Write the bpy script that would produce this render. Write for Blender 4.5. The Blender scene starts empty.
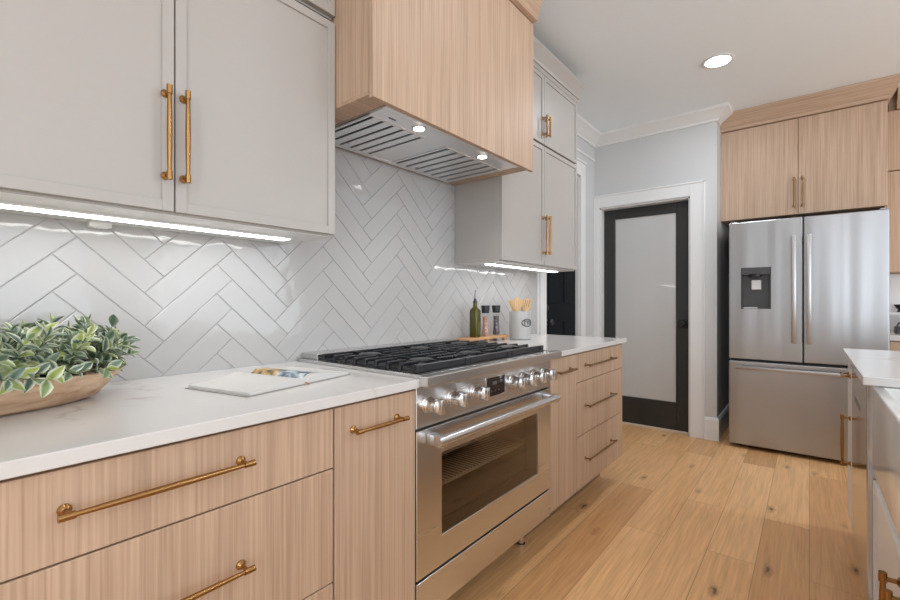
import bpy, bmesh, math, random
from mathutils import Vector, Matrix
random.seed(7)
SC = bpy.context.scene
COL = SC.collection

# ------------------------------------------------------------------ camera
YAW = math.radians(38.9225)
cam_d = bpy.data.cameras.new('camera'); cam = bpy.data.objects.new('camera', cam_d); COL.objects.link(cam)
cam.location = (0, 0, 1.1487); cam.rotation_euler = (math.pi/2, 0, YAW)
cam_d.sensor_width = 36.0; cam_d.lens = 446.9355/900*36
cam_d.shift_x = 0.0017; cam_d.shift_y = 0.00216
cam_d.clip_start = 0.02
SC.camera = cam

# ------------------------------------------------------------------ world, lights, exposure
W = bpy.data.worlds.new('daylight'); SC.world = W; W.use_nodes = True
W.node_tree.nodes['Background'].inputs[0].default_value = (0.92, 0.96, 1.0, 1)
W.node_tree.nodes['Background'].inputs[1].default_value = 1.0
SC.view_settings.view_transform = 'Standard'; SC.view_settings.look = 'None'
SC.view_settings.gamma = 1.0; SC.view_settings.use_curve_mapping = False
SC.view_settings.exposure = 0.0
SC.cycles.use_denoising = True
SC.cycles.max_bounces = 8; SC.cycles.diffuse_bounces = 5; SC.cycles.glossy_bounces = 4
SC.cycles.transmission_bounces = 6; SC.cycles.transparent_max_bounces = 8
SC.cycles.sample_clamp_indirect = 6.0

FILL = (0.815, 0.905, 1.0); CAN = (0.84, 0.91, 1.0)
def area(name, loc, target, sx, sy, power, col=(1, 1, 1), shape='RECTANGLE'):
    d = bpy.data.lights.new(name, 'AREA'); d.shape = shape; d.size = sx; d.size_y = sy; d.energy = power; d.color = col
    o = bpy.data.objects.new(name, d); COL.objects.link(o); o.location = loc
    v = Vector(target) - Vector(loc); o.rotation_euler = v.to_track_quat('-Z', 'Y').to_euler()
    return o
# area lights added in unseen walls to fill the room and streak the fridge
for wx, ww, pw in ((-.95, .3, 3), (.32, .3, 3), (1.95, 1.1, 42), (3.2, 1.1, 33)): area('fill_front', (wx, -3.15, 1.45), (wx, 0, 1.45), ww, 2.2, pw, FILL)
area('fill_right', (4.05, -.4, 1.4), (0, -.4, 1.4), 3.8, 2.2, 47, FILL)
area('fill_side', (4.05, 3.4, 1.4), (0, 3.4, 1.4), 2.2, 2.2, 36, FILL)

# ------------------------------------------------------------------ materials
def new_mat(name):
    m = bpy.data.materials.new(name); m.use_nodes = True
    nt = m.node_tree; b = nt.nodes['Principled BSDF']
    return m, nt, b
def N(nt, t, **kw):
    n = nt.nodes.new(t)
    for k, v in kw.items(): setattr(n, k, v)
    return n
def plain(name, col, rough=0.5, metal=0.0, spec=0.5, coat=0.0, bump=0.0, bscale=200):
    m, nt, b = new_mat(name)
    b.inputs['Base Color'].default_value = (*col, 1); b.inputs['Roughness'].default_value = rough
    b.inputs['Metallic'].default_value = metal; b.inputs['Specular IOR Level'].default_value = spec
    b.inputs['Coat Weight'].default_value = coat; b.inputs['Coat Roughness'].default_value = 0.05
    if True:
        tc = N(nt, 'ShaderNodeTexCoord'); no = N(nt, 'ShaderNodeTexNoise'); no.inputs['Scale'].default_value = bscale
        nt.links.new(tc.outputs['Object'], no.inputs['Vector'])
        bp = N(nt, 'ShaderNodeBump'); bp.inputs['Strength'].default_value = max(bump, 0.01); bp.inputs['Distance'].default_value = 0.002
        nt.links.new(no.outputs['Fac'], bp.inputs['Height']); nt.links.new(bp.outputs['Normal'], b.inputs['Normal'])
    return m
def ramp(nt, stops):
    r = N(nt, 'ShaderNodeValToRGB'); e = r.color_ramp.elements
    while len(e) > 2: e.remove(e[-1])
    e[0].position, e[0].color = stops[0][0], (*stops[0][1], 1)
    e[1].position, e[1].color = stops[1][0], (*stops[1][1], 1)
    for p, c in stops[2:]:
        x = e.new(p); x.color = (*c, 1)
    return r
def mapping(nt, scale, rot=(0, 0, 0), use='Object'):
    tc = N(nt, 'ShaderNodeTexCoord'); mp = N(nt, 'ShaderNodeMapping')
    mp.inputs['Scale'].default_value = scale; mp.inputs['Rotation'].default_value = rot
    nt.links.new(tc.outputs[use], mp.inputs['Vector'])
    return mp
def oak(name, axis, light=(0.575, 0.41, 0.292), dark=(0.385, 0.26, 0.175)):
    m, nt, b = new_mat(name)
    L = nt.links.new
    def sc(a, c): return tuple(c if i == axis else a for i in range(3))
    oi = N(nt, 'ShaderNodeObjectInfo'); tc = N(nt, 'ShaderNodeTexCoord')
    add = N(nt, 'ShaderNodeVectorMath', operation='ADD'); mul = N(nt, 'ShaderNodeVectorMath', operation='SCALE'); mul.inputs['Scale'].default_value = 5
    cmb = N(nt, 'ShaderNodeCombineXYZ')
    for i in range(3): L(oi.outputs['Random'], cmb.inputs[i])
    L(cmb.outputs[0], mul.inputs[0]); L(tc.outputs['Object'], add.inputs[0]); L(mul.outputs[0], add.inputs[1])
    mp = N(nt, 'ShaderNodeMapping'); mp.inputs['Scale'].default_value = sc(150, 2.2); L(add.outputs[0], mp.inputs['Vector'])
    n1 = N(nt, 'ShaderNodeTexNoise'); n1.inputs['Scale'].default_value = 1; n1.inputs['Detail'].default_value = 4; n1.inputs['Roughness'].default_value = 0.6
    L(mp.outputs[0], n1.inputs['Vector'])
    mp2 = N(nt, 'ShaderNodeMapping'); mp2.inputs['Scale'].default_value = sc(22, 0.9); L(add.outputs[0], mp2.inputs['Vector'])
    n2 = N(nt, 'ShaderNodeTexNoise'); n2.inputs['Scale'].default_value = 1; n2.inputs['Detail'].default_value = 3; n2.inputs['Distortion'].default_value = 0.6
    L(mp2.outputs[0], n2.inputs['Vector'])
    mx = N(nt, 'ShaderNodeMix', data_type='FLOAT'); mx.inputs[0].default_value = 0.30
    L(n1.outputs['Fac'], mx.inputs[2]); L(n2.outputs['Fac'], mx.inputs[3])
    r = ramp(nt, [(0.33, dark), (0.62, light)]); L(mx.outputs[0], r.inputs[0]); L(r.outputs[0], b.inputs['Base Color'])
    b.inputs['Roughness'].default_value = 0.48; b.inputs['Specular IOR Level'].default_value = 0.35
    bp = N(nt, 'ShaderNodeBump'); bp.inputs['Strength'].default_value = 0.12; bp.inputs['Distance'].default_value = 0.001
    L(n1.outputs['Fac'], bp.inputs['Height']); L(bp.outputs[0], b.inputs['Normal'])
    return m
def steel(name, axis=0, col=(0.63, 0.63, 0.63), rough=0.27, wave=0.0):
    m, nt, b = new_mat(name); L = nt.links.new
    b.inputs['Base Color'].default_value = (*col, 1); b.inputs['Metallic'].default_value = 1.0; b.inputs['Roughness'].default_value = rough
    mp = mapping(nt, tuple(0.8 if i == axis else 14 for i in range(3)))
    n = N(nt, 'ShaderNodeTexNoise'); n.inputs['Scale'].default_value = 1; n.inputs['Detail'].default_value = 3; L(mp.outputs[0], n.inputs['Vector'])
    mr = N(nt, 'ShaderNodeMapRange'); mr.inputs[3].default_value = rough*0.94; mr.inputs[4].default_value = rough*1.06
    L(n.outputs['Fac'], mr.inputs[0]); L(mr.outputs[0], b.inputs['Roughness'])
    if wave:
        mp2 = mapping(nt, (7.0, 7.0, 0.35)); n2 = N(nt, 'ShaderNodeTexNoise'); n2.inputs['Scale'].default_value = 1; n2.inputs['Detail'].default_value = 1; L(mp2.outputs[0], n2.inputs['Vector'])
        b2 = N(nt, 'ShaderNodeBump'); b2.inputs['Strength'].default_value = wave; b2.inputs['Distance'].default_value = 0.05; L(n2.outputs['Fac'], b2.inputs['Height']); L(b2.outputs[0], b.inputs['Normal'])
    return m
def quartz(name):
    m, nt, b = new_mat(name); L = nt.links.new
    mp = mapping(nt, (1, 1, 1), (0.2, 0.3, 0.75))
    n = N(nt, 'ShaderNodeTexNoise'); n.inputs['Scale'].default_value = 2.1; n.inputs['Detail'].default_value = 5; n.inputs['Distortion'].default_value = 1.3; L(mp.outputs[0], n.inputs['Vector'])
    w = (0.66, 0.645, 0.63)
    r = ramp(nt, [(0.478, w), (0.4995, (0.50, 0.46, 0.42))]); x = r.color_ramp.elements.new(0.503); x.color = (0.6, 0.57, 0.53, 1); x = r.color_ramp.elements.new(0.522); x.color = (*w, 1)
    L(n.outputs['Fac'], r.inputs[0])
    n2 = N(nt, 'ShaderNodeTexNoise'); n2.inputs['Scale'].default_value = 1.7; L(mp.outputs[0], n2.inputs['Vector'])
    r2 = ramp(nt, [(0.48, (0, 0, 0)), (0.60, (1, 1, 1))]); L(n2.outputs['Fac'], r2.inputs[0])
    mx = N(nt, 'ShaderNodeMix', data_type='RGBA'); L(r2.outputs[0], mx.inputs[0]); mx.inputs[6].default_value = (*w, 1); L(r.outputs[0], mx.inputs[7])
    L(mx.outputs[2], b.inputs['Base Color']); b.inputs['Roughness'].default_value = 0.16
    return m
def tile_mat(name):
    m, nt, b = new_mat(name); L = nt.links.new
    b.inputs['Base Color'].default_value = (0.465, 0.458, 0.452, 1); b.inputs['Roughness'].default_value = 0.06
    mp = mapping(nt, (1, 1, 1)); n = N(nt, 'ShaderNodeTexNoise'); n.inputs['Scale'].default_value = 19; n.inputs['Detail'].default_value = 1; L(mp.outputs[0], n.inputs['Vector'])
    bp = N(nt, 'ShaderNodeBump'); bp.inputs['Strength'].default_value = 0.35; bp.inputs['Distance'].default_value = 0.004; L(n.outputs['Fac'], bp.inputs['Height']); L(bp.outputs[0], b.inputs['Normal'])
    return m
def floor_mat(name):
    m, nt, b = new_mat(name); L = nt.links.new
    tc = N(nt, 'ShaderNodeTexCoord'); sep = N(nt, 'ShaderNodeSeparateXYZ'); L(tc.outputs['Object'], sep.inputs[0])
    cmb = N(nt, 'ShaderNodeCombineXYZ'); L(sep.outputs[1], cmb.inputs[0]); L(sep.outputs[0], cmb.inputs[1])
    def brick(mortar):
        br = N(nt, 'ShaderNodeTexBrick'); br.offset = 0.37; br.offset_frequency = 2
        br.inputs['Color1'].default_value = (0, 0, 0, 1); br.inputs['Color2'].default_value = (1, 1, 1, 1); br.inputs['Mortar'].default_value = (0.5, 0.5, 0.5, 1)
        br.inputs['Scale'].default_value = 1; br.inputs['Brick Width'].default_value = 1.45; br.inputs['Row Height'].default_value = 0.185
        br.inputs['Mortar Size'].default_value = mortar; br.inputs['Mortar Smooth'].default_value = 0.0
        L(cmb.outputs[0], br.inputs['Vector']); return br
    bk = brick(0.0011)
    wv = N(nt, 'ShaderNodeMath', operation='MULTIPLY'); wv.inputs[1].default_value = 37.0; L(bk.outputs['Color'], wv.inputs[0])
    off = N(nt, 'ShaderNodeCombineXYZ'); L(wv.outputs[0], off.inputs[0]); L(wv.outputs[0], off.inputs[2])
    ad = N(nt, 'ShaderNodeVectorMath', operation='ADD'); L(tc.outputs['Object'], ad.inputs[0]); L(off.outputs[0], ad.inputs[1])
    mp = N(nt, 'ShaderNodeMapping'); mp.inputs['Scale'].default_value = (8, .6, 8); L(ad.outputs[0], mp.inputs['Vector'])
    n1 = N(nt, 'ShaderNodeTexNoise'); n1.inputs['Scale'].default_value = 1; n1.inputs['Detail'].default_value = 3; n1.inputs['Distortion'].default_value = 1.5; L(mp.outputs[0], n1.inputs['Vector'])
    rings = N(nt, 'ShaderNodeMath', operation='MULTIPLY'); rings.inputs[1].default_value = 42; L(n1.outputs['Fac'], rings.inputs[0])
    sn = N(nt, 'ShaderNodeMath', operation='SINE'); L(rings.outputs[0], sn.inputs[0])
    mp3 = N(nt, 'ShaderNodeMapping'); mp3.inputs['Scale'].default_value = (130, 4, 100); L(ad.outputs[0], mp3.inputs['Vector'])
    n3 = N(nt, 'ShaderNodeTexNoise'); n3.inputs['Scale'].default_value = 1; n3.inputs['Detail'].default_value = 3; L(mp3.outputs[0], n3.inputs['Vector'])
    base = ramp(nt, [(0.0, (0.50, 0.242, 0.095)), (1.0, (0.82, 0.495, 0.24)), (0.4, (0.70, 0.395, 0.175))]); 
    mxf = N(nt, 'ShaderNodeMath', operation='MULTIPLY_ADD'); mxf.inputs[1].default_value = 0.75; 
    n1s = N(nt, 'ShaderNodeMath', operation='MULTIPLY'); n1s.inputs[1].default_value = 0.35; L(n1.outputs['Fac'], n1s.inputs[0])
    L(bk.outputs['Color'], mxf.inputs[0]); L(n1s.outputs[0], mxf.inputs[2]); L(mxf.outputs[0], base.inputs[0])
    g = N(nt, 'ShaderNodeMath', operation='MULTIPLY_ADD'); g.inputs[1].default_value = 0.05; g.inputs[2].default_value = 0.0; L(sn.outputs[0], g.inputs[0])
    g2 = N(nt, 'ShaderNodeMath', operation='MULTIPLY_ADD'); g2.inputs[1].default_value = 0.6; g2.inputs[2].default_value = 0.74; L(n3.outputs['Fac'], g2.inputs[0])
    gs = N(nt, 'ShaderNodeMath', operation='ADD'); L(g.outputs[0], gs.inputs[0]); L(g2.outputs[0], gs.inputs[1])
    mul = N(nt, 'ShaderNodeVectorMath', operation='SCALE'); L(base.outputs[0], mul.inputs[0]); L(gs.outputs[0], mul.inputs['Scale'])
    # knots
    mpk = N(nt, 'ShaderNodeMapping'); mpk.inputs['Scale'].default_value = (5.2, 2.0, 1); L(ad.outputs[0], mpk.inputs['Vector'])
    nk = N(nt, 'ShaderNodeTexNoise'); nk.inputs['Scale'].default_value = 14; nk.inputs['Detail'].default_value = 1
    L(mpk.outputs[0], nk.inputs['Vector'])
    vo = N(nt, 'ShaderNodeTexVoronoi'); vo.inputs['Scale'].default_value = 1.15; L(mpk.outputs[0], vo.inputs['Vector'])
    ak = N(nt, 'ShaderNodeMath', operation='MULTIPLY_ADD'); ak.inputs[1].default_value = 0.16; L(nk.outputs['Fac'], ak.inputs[0]); L(vo.outputs['Distance'], ak.inputs[2])
    rk = ramp(nt, [(0.10, (.95, .95, .95)), (0.23, (0, 0, 0)), (0.14, (0.4, 0.4, 0.4))]); L(ak.outputs[0], rk.inputs[0])
    mk = N(nt, 'ShaderNodeMix', data_type='RGBA'); L(rk.outputs[0], mk.inputs[0]); L(mul.outputs[0], mk.inputs[6]); mk.inputs[7].default_value = (0.13, 0.06, 0.025, 1)
    ms = N(nt, 'ShaderNodeMix', data_type='RGBA'); L(bk.outputs['Fac'], ms.inputs[0]); L(mk.outputs[2], ms.inputs[6]); ms.inputs[7].default_value = (0.36, 0.20, 0.085, 1)
    L(ms.outputs[2], b.inputs['Base Color'])
    b.inputs['Roughness'].default_value = 0.36; b.inputs['Specular IOR Level'].default_value = 0.4
    bp = N(nt, 'ShaderNodeBump'); bp.inputs['Strength'].default_value = 0.1; bp.inputs['Distance'].default_value = 0.002; L(n3.outputs['Fac'], bp.inputs['Height']); L(bp.outputs[0], b.inputs['Normal'])
    return m
def emit(name, col, s):
    m, nt, b = new_mat(name)
    b.inputs['Base Color'].default_value = (0.9, 0.9, 0.9, 1)
    b.inputs['Emission Color'].default_value = (*col, 1); b.inputs['Emission Strength'].default_value = s
    tc = N(nt, 'ShaderNodeTexCoord'); no = N(nt, 'ShaderNodeTexNoise'); no.inputs['Scale'].default_value = 50; nt.links.new(tc.outputs['Object'], no.inputs['Vector'])
    bp = N(nt, 'ShaderNodeBump'); bp.inputs['Strength'].default_value = 0.01; nt.links.new(no.outputs['Fac'], bp.inputs['Height']); nt.links.new(bp.outputs[0], b.inputs['Normal'])
    return m
def tint_glass(name, tint, refl=1.0, rough=0.02):
    # thin sheet: tinted see-through plus a mirror film
    m, nt, b = new_mat(name); L = nt.links.new
    out = nt.nodes['Material Output']; tr = N(nt, 'ShaderNodeBsdfTransparent'); tr.inputs[0].default_value = (*tint, 1)
    gl = N(nt, 'ShaderNodeBsdfGlossy'); gl.inputs['Roughness'].default_value = rough; gl.inputs[0].default_value = (refl, refl, refl, 1)
    lw = N(nt, 'ShaderNodeLayerWeight'); lw.inputs[0].default_value = 0.5
    pw = N(nt, 'ShaderNodeMath', operation='POWER'); pw.inputs[1].default_value = 4.0; L(lw.outputs['Facing'], pw.inputs[0])
    fr = N(nt, 'ShaderNodeMath', operation='MULTIPLY_ADD'); fr.inputs[1].default_value = 0.9; fr.inputs[2].default_value = 0.035; L(pw.outputs[0], fr.inputs[0])
    mx = N(nt, 'ShaderNodeMixShader'); L(fr.outputs[0], mx.inputs[0]); L(tr.outputs[0], mx.inputs[1]); L(gl.outputs[0], mx.inputs[2]); L(mx.outputs[0], out.inputs[0])
    return m

M = {}
M['oak'] = oak('white_oak_vertical', 2); M['oak_x'] = oak('white_oak_along_x', 0); M['oak_y'] = oak('white_oak_along_y', 1)
M['kick'] = oak('oak_kick_shaded', 1, (0.30, 0.20, 0.12), (0.22, 0.14, 0.08))  # darker oak copy: shade under the cabinets put into the colour
M['greige'] = plain('greige_paint', (0.43, 0.403, 0.376), 0.38)
M['grey_white'] = plain('white_cabinet_paint', (0.78, 0.77, 0.755), 0.3)
M['wall'] = plain('wall_paint', (0.585, 0.585, 0.58), 0.7, bump=0.04, bscale=300)
M['ceil'] = plain('ceiling_paint', (0.86, 0.92, 0.96), 0.85, bump=0.04, bscale=300)
M['trim'] = plain('trim_paint', (0.76, 0.76, 0.75), 0.35)
M['quartz'] = quartz('veined_quartz'); M['tile'] = tile_mat('glazed_tile'); M['grout'] = plain('grout', (0.40, 0.395, 0.395), 0.9, bump=0.2)
M['floor'] = floor_mat('oak_planks')
M['steel'] = steel('brushed_steel', 1); M['steel_x'] = steel('brushed_steel_fridge', 2, (0.415, 0.42, 0.43), 0.30, 0.18); M['steel_dark'] = steel('dark_steel', 1, (0.30, 0.30, 0.30), 0.35)  # steel_dark: darker steel for range body, burners and small parts
M['chrome'] = steel('polished_steel', 0, (0.72, 0.72, 0.715), 0.22); M['steel_hood'] = steel('hood_steel', 0, (0.86, 0.86, 0.86), 0.34); M['satin'] = steel('satin_steel', 2, (0.52, 0.52, 0.52), 0.36)
M['brass'] = plain('aged_brass', (0.38, 0.21, 0.078), 0.27, 1.0)
M['bronze'] = plain('dark_bronze', (0.30, 0.18, 0.08), 0.3, 1.0)
M['iron'] = plain('cast_iron', (0.012, 0.013, 0.016), 0.34, spec=.45)
M['black'] = plain('black_plastic', (0.012, 0.012, 0.013), 0.3); M['blackdoor'] = plain('black_door_paint', (0.028, 0.027, 0.026), 0.42)
M['navy'] = plain('dark_door_paint', (0.004, 0.006, 0.009), 0.55, spec=.12)
M['gap'] = plain('dark_gap', (0.03, 0.022, 0.016), 0.8)
M['enamel'] = plain('oven_enamel', (0.115, 0.095, 0.075), 0.4)
M['frost'] = plain('frosted_glass', (0.56, 0.555, 0.54), 0.5, coat=1.0)
M['ovenglass'] = tint_glass('oven_glass', (0.80, 0.72, 0.62), 1.0)
M['screen'] = plain('black_display', (0.008, 0.008, 0.009), 0.1)
M['white'] = plain('white_plastic', (0.75, 0.75, 0.74), 0.4); M['sink'] = plain('white_fireclay', (0.78, 0.78, 0.77), 0.12)
M['led'] = emit('led_strip', (1.0, 0.98, 0.96), 12.0); M['oven_fill'] = emit('oven_fill', (1.0, 0.88, 0.72), 5.0); M['lamp'] = emit('lamp_lens', (1.0, 0.97, 0.93), 14.0); M['hoodlamp'] = emit('hood_lamp', (1.0, 0.97, 0.92), 10.0)

# ------------------------------------------------------------------ mesh helpers
class MB:
    def __init__(s): s.bm = bmesh.new()
    def _merge(s, b, mi=0):
        for f in b.faces: f.material_index = mi
        me = bpy.data.meshes.new('tmp'); b.to_mesh(me); b.free(); s.bm.from_mesh(me); bpy.data.meshes.remove(me); return s
    def box(s, x0, x1, y0, y1, z0, z1, bev=0.0, seg=1, mi=0):
        b = bmesh.new(); bmesh.ops.create_cube(b, size=1)
        x0, x1 = sorted((x0, x1)); y0, y1 = sorted((y0, y1)); z0, z1 = sorted((z0, z1))
        for v in b.verts: v.co = Vector(((x0+x1)/2 + v.co.x*(x1-x0), (y0+y1)/2 + v.co.y*(y1-y0), (z0+z1)/2 + v.co.z*(z1-z0)))
        if bev: bmesh.ops.bevel(b, geom=b.edges[:], offset=min(bev, (x1-x0)*.45, (y1-y0)*.45, (z1-z0)*.45), segments=seg, profile=0.5, affect='EDGES')
        return s._merge(b, mi)
    def lathe(s, prof, c, axis=(0, 0, 1), n=24, mi=0, cap=True):
        b = bmesh.new(); ax = Vector(axis).normalized(); q = Vector((0, 0, 1)).rotation_difference(ax); c = Vector(c); rings = []
        for r, h in prof:
            rings.append([b.verts.new(c + q @ Vector((r*math.cos(2*math.pi*i/n), r*math.sin(2*math.pi*i/n), h))) for i in range(n)])
        for a, d in zip(rings, rings[1:]):
            for i in range(n): b.faces.new((a[i], a[(i+1) % n], d[(i+1) % n], d[i]))
        if cap:
            b.faces.new(rings[0][::-1]); b.faces.new(rings[-1])
        bmesh.ops.recalc_face_normals(b, faces=b.faces[:])
        return s._merge(b, mi)
    def cyl(s, p0, p1, r, n=16, mi=0):
        p0, p1 = Vector(p0), Vector(p1); L = (p1-p0).length
        return s.lathe([(r, 0), (r, L)], p0, p1-p0, n, mi)
    def tube(s, pts, rad, n=10, mi=0):
        b = bmesh.new(); pts = [Vector(p) for p in pts]; rings = []
        if not isinstance(rad, (list, tuple)): rad = [rad]*len(pts)
        for i, p in enumerate(pts):
            t = (pts[min(i+1, len(pts)-1)] - pts[max(i-1, 0)]).normalized()
            u = t.orthogonal().normalized() if i == 0 else (u - t*u.dot(t)).normalized()
            w = t.cross(u)
            rings.append([b.verts.new(p + (u*math.cos(2*math.pi*k/n) + w*math.sin(2*math.pi*k/n))*rad[i]) for k in range(n)])
        for a, d in zip(rings, rings[1:]):
            for i in range(n): b.faces.new((a[i], a[(i+1) % n], d[(i+1) % n], d[i]))
        b.faces.new(rings[0][::-1]); b.faces.new(rings[-1])
        bmesh.ops.recalc_face_normals(b, faces=b.faces[:])
        return s._merge(b, mi)
    def profile(s, prof, p0, p1, out, m0=0, m1=0, mi=0):
        # prof: closed list of (d, z); run from p0 to p1; m0/m1 shift the ends by m*d along the run
        b = bmesh.new(); p0, p1, out = Vector(p0), Vector(p1), Vector(out); t = (p1-p0).normalized()
        A = [b.verts.new(p0 + out*d + t*(m0*d) + Vector((0, 0, z))) for d, z in prof]
        B = [b.verts.new(p1 + out*d + t*(m1*d) + Vector((0, 0, z))) for d, z in prof]
        k = len(prof)
        for i in range(k): b.faces.new((A[i], A[(i+1) % k], B[(i+1) % k], B[i]))
        b.faces.new(A[::-1]); b.faces.new(B); bmesh.ops.recalc_face_normals(b, faces=b.faces[:])
        return s._merge(b, mi)
    def poly(s, pts, mi=0):
        b = bmesh.new(); b.faces.new([b.verts.new(Vector(p)) for p in pts]); return s._merge(b, mi)
    def prism(s, pts, ext, mi=0):
        b = bmesh.new(); e = Vector(ext); A = [b.verts.new(Vector(p)) for p in pts]; B = [b.verts.new(Vector(p)+e) for p in pts]; k = len(pts)
        for i in range(k): b.faces.new((A[i], A[(i+1) % k], B[(i+1) % k], B[i]))
        b.faces.new(A[::-1]); b.faces.new(B); bmesh.ops.recalc_face_normals(b, faces=b.faces[:])
        return s._merge(b, mi)
    def grid(s, P, mi=0):
        b = bmesh.new(); V = [[b.verts.new(Vector(p)) for p in row] for row in P]
        for i in range(len(V)-1):
            for j in range(len(V[0])-1): b.faces.new((V[i][j], V[i][j+1], V[i+1][j+1], V[i+1][j]))
        return s._merge(b, mi)
    def build(s, name, mat, parent=None, smooth=False, local=False, origin=None):
        me = bpy.data.meshes.new(name)
        off = Vector((0, 0, 0))
        if parent is not None and not local:
            p = parent
            while p is not None: off += p.location; p = p.parent
        if origin is not None: off = Vector(origin)
        if not local: bmesh.ops.translate(s.bm, verts=s.bm.verts[:], vec=-off)
        s.bm.to_mesh(me); s.bm.free()
        for m in (mat if isinstance(mat, (list, tuple)) else [mat]): me.materials.append(m)
        if smooth:
            for p in me.polygons: p.use_smooth = True
            me.set_sharp_from_angle(angle=math.radians(38))
        o = bpy.data.objects.new(name, me); COL.objects.link(o)
        if parent is not None: o.parent = parent
        if origin is not None: o.location = origin
        return o
def tag(o, label=None, cat=None, group=None, kind=None):
    if label: o['label'] = label
    if cat: o['category'] = cat
    if group: o['group'] = group
    if kind: o['kind'] = kind
    return o
def empty(name, loc, label, cat, group=None, rz=0, kind=None):
    o = bpy.data.objects.new(name, None); COL.objects.link(o); o.location = loc; o.rotation_euler = (0, 0, rz); o.empty_display_size = 0.05
    return tag(o, label, cat, group, kind)
def struct(o, label=None, cat=None): return tag(o, label, cat, kind='structure')
def children(o): return list(o.children)
def copy_tree(o, parent=None):
    c = o.copy(); COL.objects.link(c); c.parent = parent
    for ch in children(o): copy_tree(ch, c)
    return c

def pull(parent, c, axis, length, normal, mat, r=0.0058, stand=0.032, name='handle'):
    """bar pull: slightly swollen bar, end collars, two posts with round rosettes"""
    c, ax, nn = Vector(c), Vector(axis).normalized(), Vector(normal).normalized(); m = MB()
    q = [-1, -.9, -.6, -.3, 0, .3, .6, .9, 1]
    m.tube([c + nn*stand + ax*(length/2*k) for k in q], [r*(0.74 + 0.48*(1-k*k)) for k in q], 12)
    for sgn in (-1, 1):
        e = c + ax*(sgn*(length/2 - 0.012))
        m.lathe([(r*2.0, 0), (r*2.0, .003), (r*1.5, .006), (r*.85, .009), (r*.85, stand)], e, nn, 16)
        f = e + nn*stand - ax*(sgn*.008)
        m.cyl(f, f + ax*(sgn*.022), r*1.28, 14)
    return m.build(name, mat, parent, smooth=True)

# ------------------------------------------------------------------ the room
CZ = 2.744
WX, TX = -1.6245, -1.588      # plaster wall and tile face on the left
YB, YR = 4.27, 5.08           # pantry wall, wall behind the refrigerator
XR, YF = 4.0, -3.1
XC = -0.595                   # corner of the pantry wall
struct(MB().box(WX-.9, XR+.15, YF-.15, YR+.15, -0.1, 0).build('floor', M['floor']), 'wide plank oak floor with dark knots', 'floor')
struct(MB().box(WX-.9, XR+.15, YF-.15, YR+.15, CZ, CZ+.1).build('ceiling', M['ceil']), 'flat light grey ceiling', 'ceiling')
m = MB()   # left wall with the doorway
D2Y0, D2Y1, D2Z = 3.215, 3.90, 2.29
m.box(WX-.12, WX, YF, D2Y0, 0, CZ).box(WX-.12, WX, D2Y1, YB+.12, 0, CZ).box(WX-.12, WX, D2Y0, D2Y1, D2Z, CZ)
wall_left = struct(m.build('wall_left', M['wall']), 'light grey plaster wall behind the range', 'wall')
m = MB()   # pantry wall with its opening, the return beside the refrigerator, the wall behind it
DX0, DX1, DZ = -1.572, -0.792, 2.05
m.box(WX, DX0, YB, YB+.12, 0, CZ).box(DX1, XC, YB, YB+.12, 0, CZ).box(DX0, DX1, YB, YB+.12, DZ, CZ)
m.box(XC-.12, XC, YB+.12, YR, 0, CZ).box(XC-.12, XR, YR, YR+.12, 0, CZ)
struct(m.build('wall_back', M['wall']), 'pale grey wall around the black glass door', 'wall')
m = MB()   # right wall with two openings added for the fill lights
m.box(XR, XR+.12, YF, YR, 0, .25).box(XR, XR+.12, YF, YR, 2.55, CZ)
for a, b_ in ((YF, -2.35), (1.55, 2.25), (4.55, YR)): m.box(XR, XR+.12, a, b_, .25, 2.55)
struct(m.build('wall_right', M['wall']), 'plain grey wall right of the island', 'wall')
m = MB()
m.box(WX-.12, XR+.12, YF-.12, YF, 2.6, CZ).box(WX-.12, XR+.12, YF-.12, YF, 0, .3)
for a, b_ in ((WX-.12, -1.12), (-.78, .15), (.49, 1.38), (2.52, 2.63), (3.77, XR+.12)): m.box(a, b_, YF-.12, YF, .3, 2.6)
struct(m.build('wall_front', plain('far_wall_paint', (.6, .6, .59), .7)), 'plain grey wall behind the viewer', 'wall')

# crown moulding, baseboards, casings
CP = [(0, 2.645), (.012, 2.645), (.016, 2.662), (.03, 2.672), (.062, 2.70), (.084, 2.716), (.094, 2.722), (.098, 2.7435), (0, 2.7435)]
m = MB()
m.profile(CP, (WX, YB, 0), (XC, YB, 0), (0, -1, 0), 1, 1)
m.profile(CP, (XC, YB, 0), (XC, YB+.135, 0), (1, 0, 0), -1, 0)
m.profile(CP, (WX, 3.06, 0), (WX, YB, 0), (1, 0, 0), 0, -1)
struct(m.build('trim_1', M['trim'], smooth=False), 'white crown moulding above the black glass door', 'moulding')
BP = [(0, 0), (.016, 0), (.016, .165), (.012, .178), (.006, .19), (0, .19)]
m = MB(); m.profile(BP, (-0.693, YB, 0), (XC, YB, 0), (0, -1, 0), 0, 1); m.profile(BP, (XC, YB, 0), (XC, YR, 0), (1, 0, 0), -1, 0)
struct(m.build('baseboard_back', M['trim']), 'tall white baseboard beside the refrigerator', 'baseboard')
m = MB(); m.profile(BP, (WX, D2Y1+.12, 0), (WX, YB-.02, 0), (1, 0, 0)); m.profile(BP, (WX, 3.0, 0), (WX, D2Y0-.11, 0), (1, 0, 0))
struct(m.build('baseboard_left', M['trim']), 'white baseboard beside the dark doorway', 'baseboard')
m = MB()   # casing round the pantry door
m.box(DX1, DX1+.107, YB-.02, YB, 0, 2.155, .002).box(WX+.001, DX0, YB-.02, YB, 0, 2.155, .002).box(DX0, DX1, YB-.02, YB, DZ, 2.155, .002)
m.box(DX1+.1, DX1+.112, YB-.027, YB, 0, 2.165, .002).box(WX+.001, DX1+.112, YB-.027, YB, 2.153, 2.168, .002)
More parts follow.
